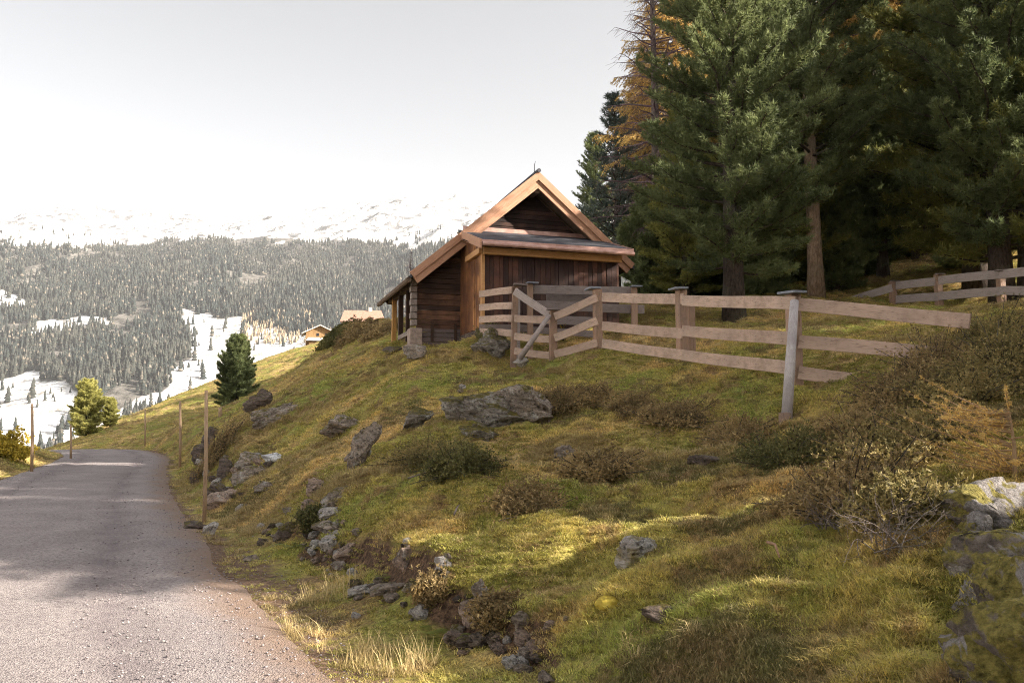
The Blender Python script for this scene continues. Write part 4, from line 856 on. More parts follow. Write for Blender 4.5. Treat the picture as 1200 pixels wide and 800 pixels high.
# gate
q0 = pt(648, 418, 17.9); gate = empty('gate', (q0[0], q0[1], q0[2])); tag(gate, 'wooden field gate with slanting top bar and round diagonal brace', 'gate')
a = pt(648, 364, 17.9); b = pt(648, 422, 17.9); post(gate, a[0], a[1], b[2] - 0.2, a[2], 0.15, 'post', 0.2, 'rail_grey', 2.0)
rails(gate, [(603,373,18.45,645,375,18.0),(603,394,18.45,645,398,18.0),(603,411,18.45,645,417,18.0)], 'rail', 0.155)
o = board('slanting_bar', pt(603, 341, 18.35), pt(643, 368.5, 17.9), 0.16, 0.04, 'rail_silver', gate)
a = pt(609, 420, 17.6); b = pt(644, 369, 17.75); m = MB(); m.tube([(a[0]-q0[0], a[1]-q0[1], a[2]-q0[2]), ((a[0]+b[0])/2-q0[0]+.01, (a[1]+b[1])/2-q0[1], (a[2]+b[2])/2-q0[2]+.01), (b[0]-q0[0], b[1]-q0[1], b[2]-q0[2])], [0.062, 0.055, 0.05], 12); m.build('diagonal_brace', M['rail_silver'], gate, smooth=True)
# sloping run between gate and front fence
q0 = pt(675, 412, 17.6); sf = empty('sloping_fence', (q0[0], q0[1], q0[2])); tag(sf, 'three slanting rails between the low gate post and the fence corner', 'fence')
rails(sf, [(650,371,17.75,700,349,17.3),(650,396,17.75,700,376,17.3),(650,415,17.75,700,402,17.3)], 'rail', 0.165)
# weathered fence of the pen behind, before the porch
q0 = pt(625, 392, 19.2); rf = empty('pen_fence', (q0[0], q0[1], q0[2])); tag(rf, 'grey weathered board fence standing close before the porch wall', 'fence')
for (u, vt, vb, Y, mt) in ((621, 333, 396, 19.0, 'post_orange'), (743, 337, 392, 19.3, 'post_orange')):
    a = pt(u, vt, Y); b = pt(u, vb + 4, Y); post(rf, a[0], a[1], b[2] - 0.5, a[2], 0.13, mt, 0.1, 'cap', 1.9)
rails(rf, [(622,339.5,19.1,745,341,19.35),(626,357.5,19.1,755,362.5,19.4),(622,374,19.1,700,377,19.3),(640,350,19.4,718,349,19.5)], 'rail_grey', 0.20)
rails(rf, [(562,383,19.95,622,385,19.2),(622,386,19.15,700,392,19.3)], 'rail_grey', 0.15)
# far fence on the right under the trees
q0 = pt(1100, 360, 27.0); bf = empty('far_fence', (q0[0], q0[1], q0[2])); tag(bf, 'two rail weathered fence climbing under the pines at the right', 'fence')
for (u, vt, vb, Y) in ((1046, 330, 356, 28.0), (1099, 322, 364, 26.5), (1172, 318, 362, 25.0)):
    a = pt(u, vt, Y); b = pt(u, vb, Y); post(bf, a[0], a[1], b[2] - 0.4, a[2], 0.19, 'post', 0.2, 'rail_grey', 1.25)
rails(bf, [(990,354,29.5,1046,337,27.9),(1050,334.5,27.9,1100,329.5,26.4),(1100,328.5,26.4,1172,321,24.9),(1172,321,24.9,1225,316,24.0),
           (1050,350.5,27.9,1100,347.5,26.4),(1100,347,26.4,1172,341,24.9),(1172,340,24.9,1225,341,24.0)], 'rail_far', 0.26, 0.04)

# ------------------------------------------------------------------ snow stakes along the road
stakes = [(239.5,457,612,0.034,'stout wooden snow stake nearest on the right verge of the road',1.5),(211,470,548,0.05,'second wooden snow stake further along the right verge',0),(37.5,473,553,0.05,'brown wooden snow stake in the grass mound left of the road',0),
          (83,498,538,0.045,'pale snow stake between the left mound and the road bend',0),(56,497,524,0.05,'thin pale snow stake beyond the left mound',0),(170,479,523,0.05,'thin distant snow stake in front of the far grass slope',0),(258,477,488,0.10,'short marker peg on the slope below the dark pine',0)]
for (u, vt, vb, r, lab, tl) in stakes:
    g = hit(u, vb)
    if g is None: continue
    Y = g[1]; tp = P(u + tl * 1.5, vt, Y); root = empty('snow_stake', (g[0], g[1], g[2])); tag(root, lab, 'stake', 'snow stakes beside the road')
    m = MB(); h = tp[2] - g[2]; d = tp[0] - g[0]; m.tube([(0, 0, -0.3), (d * .5 + .012, 0, h * .5), (d, 0, h)], [r, r * .95, r * .8], 10); m.build('shaft', M['stake'], root, smooth=True)

# ------------------------------------------------------------------ rocks
import bmesh
def ico(sub):
    bm = bmesh.new(); bmesh.ops.create_icosphere(bm, subdivisions=sub, radius=1.0); V = np.array([v.co[:] for v in bm.verts]); F = np.array([[v.index for v in f.verts] for f in bm.faces]); bm.free(); return V, F
ICO = {k: ico(k) for k in (3, 4, 5, 6)}
def rock_mesh(name, seed, size, mat, sub=4, cuts=12, strata=0.06, tilt=0.3, rough=0.05, block=1.0):
    rs = np.random.default_rng(seed); V, F = ICO[sub]; V = V.copy()
    for k in range(cuts):
        n = norm(rs.normal(0, 1, 3)); d = rs.uniform(0.42, 0.85); q = V @ n - d; V -= np.maximum(q, 0)[:, None] * n * 0.94
    o = rs.uniform(-50, 50, 3)
    V += norm(V) * (fbm(V[:, 0] * 1.4 + o[0], V[:, 1] * 1.4 + o[1], V[:, 2] * 1.4 + o[2], seed=seed % 97, oct=4) * 0.20)[:, None]
    nc = 26 if sub <= 4 else (60 if sub == 5 else 150); q = norm(rs.normal(0, 1, (nc, 3))) * rs.uniform(0.6, 1.0, (nc, 1)); A = np.array([1.0, 1.0, 1.9]); Vw = V + 0.10 * np.stack([fbm(V[:, 0] * 3 + k, V[:, 1] * 3, V[:, 2] * 3, seed=k, oct=2) for k in (1, 2, 3)], 1)
    D = ((Vw[:, None, :] - q[None]) * A) ; D = (D ** 2).sum(-1); c = D.argmin(1); so_ = np.sort(D, 1)[:, :2]; edge = np.exp(-((np.sqrt(so_[:, 1]) - np.sqrt(so_[:, 0])) / 0.035) ** 2)
    of = rs.uniform(-0.09, 0.05, nc)[c] + ((V - q[c]) * rs.normal(0, 0.32, (nc, 3))[c]).sum(1) * 0.5; V = V + norm(V) * ((np.clip(of, -0.16, 0.10) - edge * 0.05) * block)[:, None]
    V = V / np.abs(V).max(0) * np.array(size) / 2
    s = max(size)
    # bedding: thin ledges along a tilted plane
    nb = norm(np.array([math.sin(tilt), 0.2, math.cos(tilt)])); h = (V @ nb) / s * 9 + o[0]; st = np.abs((h % 1) - 0.5) * 2
    dd_ = norm(V * [1, 1, 0.2]); V += dd_ * (st * strata * s * 0.35)[:, None]
    fr = 9 / s; V += norm(V) * (fbm(V[:, 0] * fr + o[1], V[:, 1] * fr, V[:, 2] * fr * 2, seed=seed % 89, oct=4, gain=0.6) * rough * s * 0.45)[:, None]
    c_ = np.abs(fbm(V[:, 0] * 4 / s + o[2], V[:, 1] * 4 / s, V[:, 2] * 7 / s, seed=seed % 61, oct=2)); V -= norm(V) * (np.exp(-(c_ / 0.035) ** 2) * 0.02 * s)[:, None]
    return npmesh(name, V, F, M[mat], False)
def gz_(x, y): return float(ground(np.array([x]), np.array([y]), False)[0])
rock_no = [0]; ROCKS = []
def rock(u, v, w, h, mat, label, rot=0.0, rz=None, depth=0.8, sink=0.30, sub=4, cuts=12, group=None, name='rock', lift=0.0, tilt=0.3, toward=0.0, strata=0.06, rough=0.05):
    """w, h in photograph pixels; v is the rock's foot"""
    rock_no[0] += 1; g = hit(u, v, False)
    if g is None: return
    k = g[1] / FPX; W_, H_ = w * k, h * k * (1 + sink)
    me = rock_mesh(name, rock_no[0] * 7 + 3, (W_, W_ * depth, H_), mat, sub, cuts, strata, tilt, rough)
    o = obj(name, me, None, (g[0], g[1] + W_ * depth * 0.30 - toward, g[2] + H_ * (0.5 - sink) + lift), (0.12, rot, 0 if rz is None else rz)); tag(o, label, 'rock', group)
    ROCKS.append((g[0], g[1] + W_ * depth * 0.30, W_ * 0.42)); return o
rock(566,498,108,44,'rock_moss','left half of the broad lichened outcrop below the gate',0.05,0.2,0.8,0.35,5,16)
rock(618,496,92,48,'rock','broad grey flaking outcrop with rounded top below the gate',0.10,-0.2,0.8,0.30,5,16)
rock(560,512,60,26,'rock_moss','low mossy ledge at the foot of the lichened outcrop',0.1,0.4,0.7,0.35,4)
rock(397,512,74,30,'rock','flat layered grey slab overhanging the grass left of the tilted slab',0.06,0.1,0.9,0.18,5,14)
rock(426,540,34,54,'rock','narrow grey slab tilted up on edge in the slope',0.55,0.5,0.7,0.25,5,10,tilt=1.2)
rock(484,502,46,26,'rock_moss','mossy rock between the flat slab and the outcrop',-0.3,0.3,0.9,0.25,4)
rock(310,502,76,36,'rock','long slanting slab on the slope under the dark pine',-0.45,0.15,0.6,0.30,5,10,tilt=-0.4)
rock(303,478,42,24,'rock_dark','dark fissured rock above the long slanting slab',-0.3,0.4,0.6,0.30,5)
rock(487,420,34,18,'rock','light rounded rock lying below the hut corner',0.1,0.2,0.8,0.2,4)
rock(462,412,32,8,'rock_dark','flat dark stone slab beside the hut posts',0.15,0.2,0.9,0.3,4)
rock(574,417,48,36,'rock_moss','moss topped boulder at the foot of the short fence',0.0,0.4,0.8,0.2,5)
rock(611,428,22,12,'rock_pale','small pale stone at the foot of the diagonal brace',0.0,0.0,0.9,0.2,4)
rock(748,660,52,36,'rock_yellow','pale angular rock with yellow lichen lying alone in the turf',-0.35,0.3,0.6,0.25,5,14)
rock(660,538,32,20,'rock','small grey rock half sunk in the middle of the slope',-0.1,0.4,0.8,0.3,4)
rock(318,543,27,14,'rock_white','white boulder on top of the roadside rubble',0.0,0.1,0.8,0.15,4)
rub = 'stones of the broken roadside wall'
for (u, v, w, h, mt, lab, rot) in [
 (290,548,32,20,'rock','upright grey stone left of the white boulder',0.4),(282,569,50,24,'rock','largest light grey stone in the rubble below the white boulder',-0.15),(262,592,42,20,'rock_tan','brownish flat stone low in the rubble by the near stake',-0.2),
 (313,574,36,10,'rock','thin flat stone lying under the white boulder',0.0),(262,560,26,34,'rock_dark','dark block at the left end of the rubble pile',0.1),(338,601,18,8,'rock','small flat stone in the grass right of the rubble pile',0.0),
 (244,626,20,13,'rock_pale','light stone standing at the foot of the near stake',-0.5),(227,620,24,10,'rock_dark','dark flat stone left of the near stake at the road edge',0.0),(294,657,18,10,'rock','grey green stone on the verge below the rubble',0.0),
 (236,540,24,24,'rock_dark','dark crumbling rock face behind the second stake',0.1),(247,520,28,22,'rock_dark','dark upper rock of the crumbling bank behind the near stake',0.2),(232,566,20,16,'rock_dark','dark lower rock of the crumbling bank',0.0),(254,590,34,30,'rock_dark','dark earthy rock behind the near stake',0.0),
 (368,580,30,26,'rock_tan','upper left stone of the tumbled stone nest',0.1),(394,588,40,20,'rock','grey broad stone at the top of the tumbled stone nest',-0.3),(361,598,22,16,'rock_tan','round tan stone at the left of the stone nest',0),(388,604,30,16,'rock_pale','light stone in the middle of the stone nest',-0.3),
 (384,624,42,14,'rock','thin flat stone across the stone nest',-0.1),(386,646,30,22,'rock_pale','light grey stone below the flat one in the nest',0.1),(406,655,32,22,'rock_tan','brown rounded stone at the lower right of the nest',0.1),(332,634,26,24,'rock_dark','dark stone beside the fern left of the stone nest',0),
 (425,697,40,16,'rock_pale','left of the three stones lying in a row on the verge',-0.3),(458,697,46,17,'rock','middle streaked stone of the three in a row on the verge',-0.15),(482,694,22,18,'rock','right small stone of the three in a row on the verge',0),
 (474,668,26,34,'rock_tan','tan stone set in the bank above the row of three',0.2),(519,672,30,22,'rock_pale','cream coloured stone sticking out of the bank lip',0.2),(566,700,24,24,'rock','speckled stone set high in the earth bank',0),(556,726,34,30,'rock_tan','pinkish brown stone low in the earth bank',0.1),
 (498,712,20,24,'rock_tan','reddish stone in the bank beside the row of three',0),(610,742,26,26,'rock','pale cracked stone at the right end of the earth bank',0.1),(533,745,20,12,'rock','small stone under the fern at the bank foot',0),(398,668,20,12,'rock','grey stone half hidden in the verge grass',0),(774,726,38,18,'rock_dark','dark cleft rock low in the middle of the turf',0.1),
 (830,545,40,16,'rock_dark','dark ledge in the turf right of the small grey rock',0.1),(885,515,26,10,'rock','small flat rock in the turf left of the leaning pole',0)]:
    rock(u, v, w * 1.15, h * 0.95, mt, lab, rot, None, 0.9, 0.30, 4, 12, rub if v < 760 and u < 620 else None, 'stone')
# big fissured outcrop at the lower right
t = NT('fissured_mossy_rock'); p = t.coords('Position'); n1 = t.noise(p, 9, 8, 0.75); st = t.noise(t.coords('Position', scale=(2.2, 1, 0.8), rot=(0.2, 0.5, 0.3)), 2.4, 6, 0.62, 0.7)
col = t.ramp(n1, [(0.3, (0.05, 0.04, 0.033)), (0.5, (0.20, 0.165, 0.14)), (0.72, (0.38, 0.335, 0.30))])
moss = t.ramp(t.noise(p, 34, 5, 0.7), [(0.3, (0.09, 0.08, 0.025)), (0.5, (0.26, 0.22, 0.06)), (0.7, (0.45, 0.37, 0.11))])
col = t.mix(t.ramp(t.math('ADD', t.noise(p, 3.3, 6, 0.7), t.math('MULTIPLY', t.nz(), 0.16)), [(0.50, 0.0), (0.57, 1.0)]), col, moss)
lich = t.mix(t.ramp(t.noise(p, 30, 5, 0.8), [(0.38, 0.0), (0.6, 1.0)]), (0.20, 0.175, 0.16), (0.42, 0.385, 0.365))
col = t.mix(t.ramp(st, [(0.515, 0.0), (0.545, 1.0)]), col, lich)
col = t.mix(t.ramp(t.noise(t.coords('Position', loc=(4, 4, 4)), 5, 6, 0.7, 0.8), [(0.33, 1.0), (0.39, 0.0)]), col, (0.016, 0.013, 0.01))
M['rock_big'] = t.finish(col, 0.9, t.bump(t.math('ADD', n1, t.noise(p, 40, 5, 0.7)), 1.0, 0.05), 0.2)
VV = []; FF = []; nv = 0
for (u, v, w, h, dz, sd, rt) in [(1250, 800, 190, 200, 0.0, 901, 0.5), (1185, 790, 120, 130, -0.06, 907, 0.9), (1205, 725, 130, 150, 0.02, 911, 0.2), (1160, 700, 70, 90, -0.02, 915, 1.4), (1190, 660, 130, 110, -0.02, 919, 0.8), (1148, 640, 60, 70, -0.02, 923, 0.1), (1185, 610, 110, 70, 0.0, 905, 1.1)]:
    g = hit(min(u, 1225), v, False); k = g[1] / FPX; g[0] += (u - min(u, 1225)) * k; me = rock_mesh('tmp', sd, (w * k, w * k * 1.2, h * k), 'rock_big', 5, 12, 0.03, 0.9, 0.06, 0.8)
    q = np.array([v_.co[:] for v_ in me.vertices]); mt = np.array(Matrix.Rotation(rt, 3, 'Z') @ Matrix.Rotation(-0.25, 3, 'Y')); q = q @ mt.T + np.array([g[0] + 0.02, g[1] + w * k * 0.25, g[2] + dz + 0.02]); VV.append(q); FF.append(ICO[5][1] + nv); nv += len(q)
o = obj('rock_outcrop', npmesh('rock_outcrop', np.concatenate(VV), np.concatenate(FF), M['rock_big'])); tag(o, 'long mossy fissured outcrop with pale lichen streaks running up the lower right edge', 'rock')
# small stones crumbling from the bank and the broken wall
crumb = [rock_mesh('rubble_stone', 2000 + k, (1.0, 0.8, 0.6), ('rock', 'rock_tan', 'rock_pale', 'rock_dark')[k % 4], 3, 10) for k in range(8)]
rq = random.Random(21); spots = []
for k in range(105):
    i = rq.uniform(1.2, len(LIP) - 2.2); q = LIP[int(i)] * (1 - i % 1) + LIP[int(i) + 1] * (i % 1); spots.append((q[0] + rq.gauss(-0.05, 0.10), q[1] - abs(rq.gauss(0.12, 0.18)), rq.uniform(0.05, 0.21), 'small stone crumbling out of the earth bank'))
for (u, v, n, du, dv, lb) in ((272, 575, 16, 26, 20, 'small stone in the rubble beside the near stake'), (240, 540, 12, 14, 24, 'small stone of the crumbling bank behind the stakes'), (385, 610, 14, 22, 26, 'small stone tumbled around the stone nest'), (300, 545, 6, 20, 10, 'small stone near the white boulder'), (560, 470, 8, 60, 20, 'small stone around the lichened outcrop')):
    for k in range(n):
        g = hit(u + rq.gauss(0, du * 0.6), v + rq.gauss(0, dv * 0.6), False)
        if g is not None: spots.append((g[0], g[1], rq.uniform(0.006, 0.017) * g[1], lb))
for k, (x, y, sz, lb) in enumerate(spots):
    if abs(float(road_q([x], [y])[0][0])) < HALF: continue
    o = obj('rubble_stone', crumb[k % 8], None, (x, y, gz_(x, y) + sz * 0.12), (rq.uniform(-.4, .4), rq.uniform(-.4, .4), rq.uniform(0, 6))); o.scale = (sz,) * 3; tag(o, lb, 'stone', lb.replace('small stone', 'small stones'))

# ------------------------------------------------------------------ shrubs, ferns, twigs, sapling
def shrub(name, x, y, r, h, label, leaf, twig, seed, n=60, leaves=26, ln=0.035, lw=0.012, group=None, cat='shrub', z=None, spread=1.0, bare=False):
    rs = np.random.default_rng(seed); g = gz(x, y) if z is None else z; root = empty(name, (x, y, g)); tag(root, label, cat, group)
    tw = MB(); TP = []; TD = []
    for k in range(n):
        a = rs.uniform(0, 6.28); q = math.sqrt(rs.uniform(0, 1)); bx, by = 0.35 * r * q * math.cos(a), 0.35 * r * q * math.sin(a); ex, ey = r * q * math.cos(a + rs.normal(0, .3)) * spread, r * q * math.sin(a) * spread; st_ = 1.0 if rs.random() > 0.14 else 1.45; ex *= st_; ey *= st_; hz_ = h * (1 - 0.5 * q * q) * rs.uniform(0.45, 1.15) * st_
        mid = ((bx + ex) / 2 + rs.normal(0, .04) * r, (by + ey) / 2 + rs.normal(0, .04) * r, hz_ * 0.62); gb = gz(x + bx, y + by) - g; ge = gz(x + ex, y + ey) - g if r > 0.3 else 0
        pts = [(bx, by, gb - 0.03), (mid[0], mid[1], mid[2] + (gb + ge) / 2), (ex, ey, hz_ + ge)]; tw.tube(pts, [0.0035, 0.0025, 0.0015] if bare else [0.008, 0.005, 0.003], 4, False)
        if bare:
            for q_ in range(3):
                s_ = Vector(pts[1]).lerp(Vector(pts[2]), rs.uniform(0, 1)); tw.tube([s_, s_ + Vector(rs.normal(0, 1, 3)) * 0.10], [0.004, 0.002], 3, False)
        for j in range(leaves):
            f = rs.uniform(0.25, 1.0); A = np.array(pts[1]) if f > 0.5 else np.array(pts[0]); B = np.array(pts[2]) if f > 0.5 else np.array(pts[1]); ff = (f - 0.5) * 2 if f > 0.5 else f * 2
            TP.append(A * (1 - ff) + B * ff + rs.normal(0, 0.03 + 0.06 * r * 0.5, 3)); TD.append(norm(rs.normal(0, 1, 3) + [0, 0, 0.8]))
    st = tw.build('twigs', M[twig], root)
    if TP: V, F = needles(np.array(TP), np.array(TD), rs, 5, ln, lw, 0.8); obj('leaves', npmesh('leaves', V, F, M[leaf]), root)
    return root
def at(u, v): g = hit(u, v, False); return g
sh = [(1085,520,0.45,0.26,'shrub_mid','dense dark heath shrub in the middle of the right slope'),(1035,545,0.45,0.26,'shrub_mid','low green brown shrub behind the bare grey twigs'),(1130,470,0.60,0.34,'shrub_mid','broad olive shrub under the buried end of the fence rails'),
      (1180,440,0.8,0.45,'shrub_mid','tall shrub at the right edge below the far fence'),(1100,445,0.6,0.45,'shrub_brown','brownish shrub swallowing the top rail end'),(1160,415,0.6,0.40,'shrub_mid','shrub on the crest before the far fence'),(1050,480,0.55,0.35,'shrub_brown','russet heath shrub right of the leaning pole'),
      (1000,520,0.45,0.28,'shrub_brown','low russet heath patch below the leaning pole'),(990,600,0.42,0.30,'shrub_brown','brown twiggy shrub left of the bare grey twigs'),(1060,610,0.34,0.22,'shrub_mid','dark shrub just above the yellow moss at right'),
      (505,545,0.60,0.26,'shrub_mid','low juniper mat below the mossy rock in mid slope'),(540,556,0.45,0.26,'shrub','right end of the juniper mat under the outcrop'),(660,478,0.50,0.28,'shrub_brown','brown heath tuft beside the right end of the grey outcrop'),(690,470,0.40,0.22,'shrub_brown','small dark heath clump right of the outcrop'),
      (740,480,0.35,0.18,'shrub_brown','low heath hump in the turf below the fence corner'),(620,600,0.34,0.14,'shrub_brown','russet hump in the turf above the earth bank'),(700,560,0.45,0.22,'shrub_brown','rounded brown heath hummock in the middle of the turf'),(790,500,0.5,0.22,'shrub_brown','wide heath hummock below the second fence post'),
      (418,393,0.9,0.22,'shrub_brown','dark brambly thicket on the rise left of the hut'),(447,391,0.8,0.22,'shrub_brown','brownish thicket between the red roof and the hut'),(394,394,0.8,0.2,'shrub','low bush at the left end of the rise before the red roof'),
      (575,398,0.35,0.3,'shrub','green bush growing over the mossy boulder by the fence'),(252,540,0.6,0.5,'shrub_brown','withered bush over the crumbling bank'),(370,612,0.2,0.16,'shrub','leafy tuft hanging in the stone nest'),(510,700,0.16,0.14,'shrub_brown','brown hanging tuft in the shaded bank'),(585,725,0.16,0.12,'shrub_brown','brown root tangle at the right of the earth bank'),
      (860,520,0.45,0.2,'shrub_brown','low russet heath left of the leaning pole foot'),(920,545,0.5,0.22,'shrub','low green heath below the leaning pole')]
for k, (u, v, r, h, leaf, lab) in enumerate(sh):
    g = at(u, v)
    if g is None: continue
    far = g[1] > 25; shrub('shrub', g[0], g[1], r * (1 if not far else 1), h, lab, leaf, 'bark', 300 + k, int(110 + 130 * r), 26, 0.030 if not far else 0.10, 0.0075 if not far else 0.025, 'heath shrubs on the slope')
def dead_shrub(x, y, r, h, label, seed, n=16):
    rs = np.random.default_rng(seed); g = gz(x, y); root = empty('dead_shrub', (x, y, g)); tag(root, label, 'shrub', 'dead shrubs'); tw = MB()
    def grow(p, d, L, rad, depth):
        pts = [p]; m = 5
        for i in range(m): d = norm(d + rs.normal(0, 0.20, 3) + [0, 0, 0.03 if depth else -0.05]); p = p + d * L / m; pts.append(p)
        tw.tube(pts, [rad * (1 - 0.13 * i) for i in range(m + 1)], 4, False)
        if depth < 3:
            for q in range(rs.integers(2, 4)): i = rs.integers(1, m + 1); grow(pts[i], norm(d + rs.normal(0, 0.6, 3)), L * rs.uniform(0.4, 0.7), rad * 0.55, depth + 1)
    for k in range(n): a = rs.uniform(0, 6.28); grow(np.array([rs.normal(0, r * .2), rs.normal(0, r * .2), -0.02]), norm(np.array([math.cos(a), math.sin(a), rs.uniform(0.4, 1.3)])), h * rs.uniform(0.6, 1.2), 0.0042, 0)
    tw.build('twigs', M['twig_grey'], root); return root
for k, (u, v, r, h, lab) in enumerate([(1035,640,0.30,0.30,'bare silvery twigs of a dead shrub above the yellow moss'),(975,615,0.22,0.18,'bare pale twigs sticking out left of the dead shrub'),(1070,465,0.4,0.4,'bare grey twigs at the end of the middle rail')]):
    g = at(u, v); dead_shrub(g[0], g[1], r, h, lab, 500 + k)
g = at(8, 541); shrub('bush', g[0] - 0.8, g[1] + 1.0, 1.0, 0.9, 'bright yellow green bush at the left edge of the road mound', 'yellow_leaf', 'bark', 610, 90, 40, 0.09, 0.03)
g = at(722, 385); q = pt(660, 340, 19.6); shrub('sprig', q[0], q[1], 0.16, 0.35, 'small yellow leaved sprig before the porch wall', 'yellow_leaf', 'bark', 620, 12, 8, 0.05, 0.02, cat='plant', z=q[2] - 0.35)
# orange larch sapling at the right edge
g = at(1180, 560); root = empty('larch_sapling', (g[0] + 0.05, g[1], g[2] - 0.05)); tag(root, 'small orange larch sapling with spreading branches at the right edge', 'tree')
rs = np.random.default_rng(44); tw = MB(); TP = []; TD = []
tw.tube([(0, 0, 0), (0.02, 0.02, 0.25), (0.0, 0.05, 0.62)], [0.016, 0.012, 0.004], 6)
for k in range(40):
    z0 = rs.uniform(0.02, 0.5); a = math.pi + rs.normal(0, 0.8) if k % 4 else rs.uniform(0, 6.28); L = rs.uniform(0.35, 0.85) * (1.15 - z0); el = rs.uniform(-0.12, 0.42)
    pts = [np.array([0, 0.02, z0]) + f * L * np.array([math.cos(a) * math.cos(el), math.sin(a) * math.cos(el) * 0.7, math.sin(el) + 0.1 * f]) for f in (0, .35, .7, 1)]
    tw.tube(pts, [0.006, 0.005, 0.004, 0.002], 4, False)
    for j in range(26):
        f = rs.uniform(0.15, 1.0) * 3; i = min(int(f), 2); TP.append(pts[i] * (1 - f + i) + pts[i + 1] * (f - i) + rs.normal(0, 0.006, 3)); TD.append(norm(rs.normal(0, 1, 3)))
tw.build('twigs', M['larch_rust'], root); V, F = needles(np.array(TP), np.array(TD), rs, 12, 0.022, 0.0022, 1.0); obj('needles', npmesh('needles', V, F, M['larch_gold']), root)
# ferns
def fern(x, y, s, label, seed):
    rs = np.random.default_rng(seed); root = empty('fern', (x, y, gz(x, y))); tag(root, label, 'fern', 'green ferns on the bank'); V = []; F = []
    for k in range(9):
        a = rs.uniform(0, 6.28); L = s * rs.uniform(0.7, 1.1)
        for j in range(14):
            f = (j + 1) / 15; c = np.array([math.cos(a) * L * f, math.sin(a) * L * f, 0.75 * L * f - 0.75 * L * f * f + 0.02]); sd = np.array([-math.sin(a), math.cos(a), 0]); w = L * 0.26 * math.sin(math.pi * min(1, f * 0.9 + 0.1)); fw = np.array([math.cos(a), math.sin(a), 0]) * L * 0.05
            for sg in (-1, 1): b = len(V); V += [c - fw * .6, c + fw * .6, c + sd * sg * w + fw * 0.9 + [0, 0, -0.1 * w]]; F.append((b, b + 1, b + 2))
    obj('fronds', npmesh('fronds', np.array(V), np.array(F), M['fern']), root)
for k, (u, v, s, lab) in enumerate([(345,640,0.30,'bright fern left of the stone nest'),(505,738,0.20,'pale green fern at the foot of the earth bank'),(455,672,0.16,'small fern above the row of three stones'),(552,418,0.25,'tiny green seedling in the turf below the boulder'),(558,745,0.15,'small fern under the pinkish bank stone')]):
    g = at(u, v); fern(g[0], g[1] - 0.1, s, lab, 700 + k)
# sticks
for (u0, v0, u1, v1, r, mat, lab) in [(478,568,522,560,0.011,'twig_grey','pale dead branch lying across the mid slope'),(532,612,538,600,0.011,'twig_grey','short grey stick poking from the turf'),(900,650,914,668,0.010,'post_orange','reddish brown stick in the turf below the shrubs')]:
    a = at(u0, v0); b = at(u1, v1); m = MB(); d = b - a; m.tube([(0, 0, 0.07), tuple(d * .5 + np.array([0.01, 0, 0.10])), tuple(d + np.array([0, 0, 0.07]))], [r, r * .8, r * .5], 7); o = m.build('stick', M[mat], None, tuple(a), smooth=True); tag(o, lab, 'stick')
# yellow moss cushion
g = at(712, 712); V, F = ICO[4]; Vm = V * [0.075, 0.06, 0.05]; Vm = Vm * (1 + 0.25 * fbm(V[:, 0] * 4, V[:, 1] * 4, V[:, 2] * 4, seed=6, oct=3))[:, None]
tag(obj('moss_cushion', npmesh('moss_cushion', Vm, F, M['yellow_leaf'], True), None, (g[0], g[1], g[2] + 0.02)), 'bright yellow moss cushion in the turf above the bank', 'moss')

# ------------------------------------------------------------------ far houses
t = NT('ochre_boards'); n_ = t.noise(t.coords('Object', scale=(14, 14, 0.6)), 1, 4); M['ochre'] = t.finish(t.ramp(n_, [(0.35, (0.20, 0.115, 0.05)), (0.65, (0.32, 0.20, 0.095))]), 0.8)
t = NT('red_tiles'); w_ = t.n('ShaderNodeTexBrick'); t.l(t.coords('Object', scale=(1, 1, 1)), w_.inputs[0]); w_.inputs['Scale'].default_value = 3.0; w_.inputs['Color1'].default_value = (0.30, 0.15, 0.10, 1); w_.inputs['Color2'].default_value = (0.42, 0.25, 0.19, 1); w_.inputs['Mortar'].default_value = (0.30, 0.20, 0.16, 1)
M['tiles'] = t.finish(w_.outputs['Color'], 0.8)
t = NT('pale_roof'); M['pale'] = t.finish((0.55, 0.50, 0.45), 0.7)
t = NT('dark_glass'); M['glass'] = t.finish((0.02, 0.02, 0.025), 0.1, None, 0.6)
h = P(375, 400, 118); hz0 = h[2] - 0.3
ha = empty('far_cabin', (h[0], h[1], hz0 - 0.6), 0.25); tag(ha, 'small ochre timber cabin with low gabled roof beyond the ridge', 'house')
m = MB(); m.prism([(-1.9, -2.5), (1.9, -2.5), (1.9, 2.2), (0, 3.1), (-1.9, 2.2)], lambda p, k: (p[0], 4 * k, p[1])); m.build('wall', M['ochre'], ha)
m = MB()
for sg in (-1, 1): m.add([(0, -0.5, 3.22), (0, 4.4, 3.22), (sg * 2.5, 4.4, 2.02), (sg * 2.5, -0.5, 2.02), (0, -0.5, 3.08), (0, 4.4, 3.08), (sg * 2.5, 4.4, 1.88), (sg * 2.5, -0.5, 1.88)], [(0, 1, 2, 3), (7, 6, 5, 4), (0, 3, 7, 4), (3, 2, 6, 7), (2, 1, 5, 6), (1, 0, 4, 5)])
m.build('roof', M['pale'], ha)
m = MB(); m.add([(-1.9, -1.6, 0.95), (0.7, -1.6, 0.95), (0.4, -0.01, 1.45), (-1.6, -0.01, 1.45), (-1.9, -1.6, 0.85), (0.7, -1.6, 0.85), (0.4, -0.01, 1.35), (-1.6, -0.01, 1.35)], [(0, 1, 2, 3), (7, 6, 5, 4), (0, 4, 5, 1), (1, 5, 6, 2), (2, 6, 7, 3), (3, 7, 4, 0)]); m.build('porch_roof', M['pale'], ha)
m = MB(); m.box((-1.5, -1.3, -1), (0.2, -0.02, 0.83)); m.build('porch', M['ochre'], ha)
for sx_ in (-0.5, 0.7): m = MB(); m.box((sx_, -0.03, 1.65), (sx_ + 0.35, -0.004, 2.05)); m.build('window', M['glass'], ha)
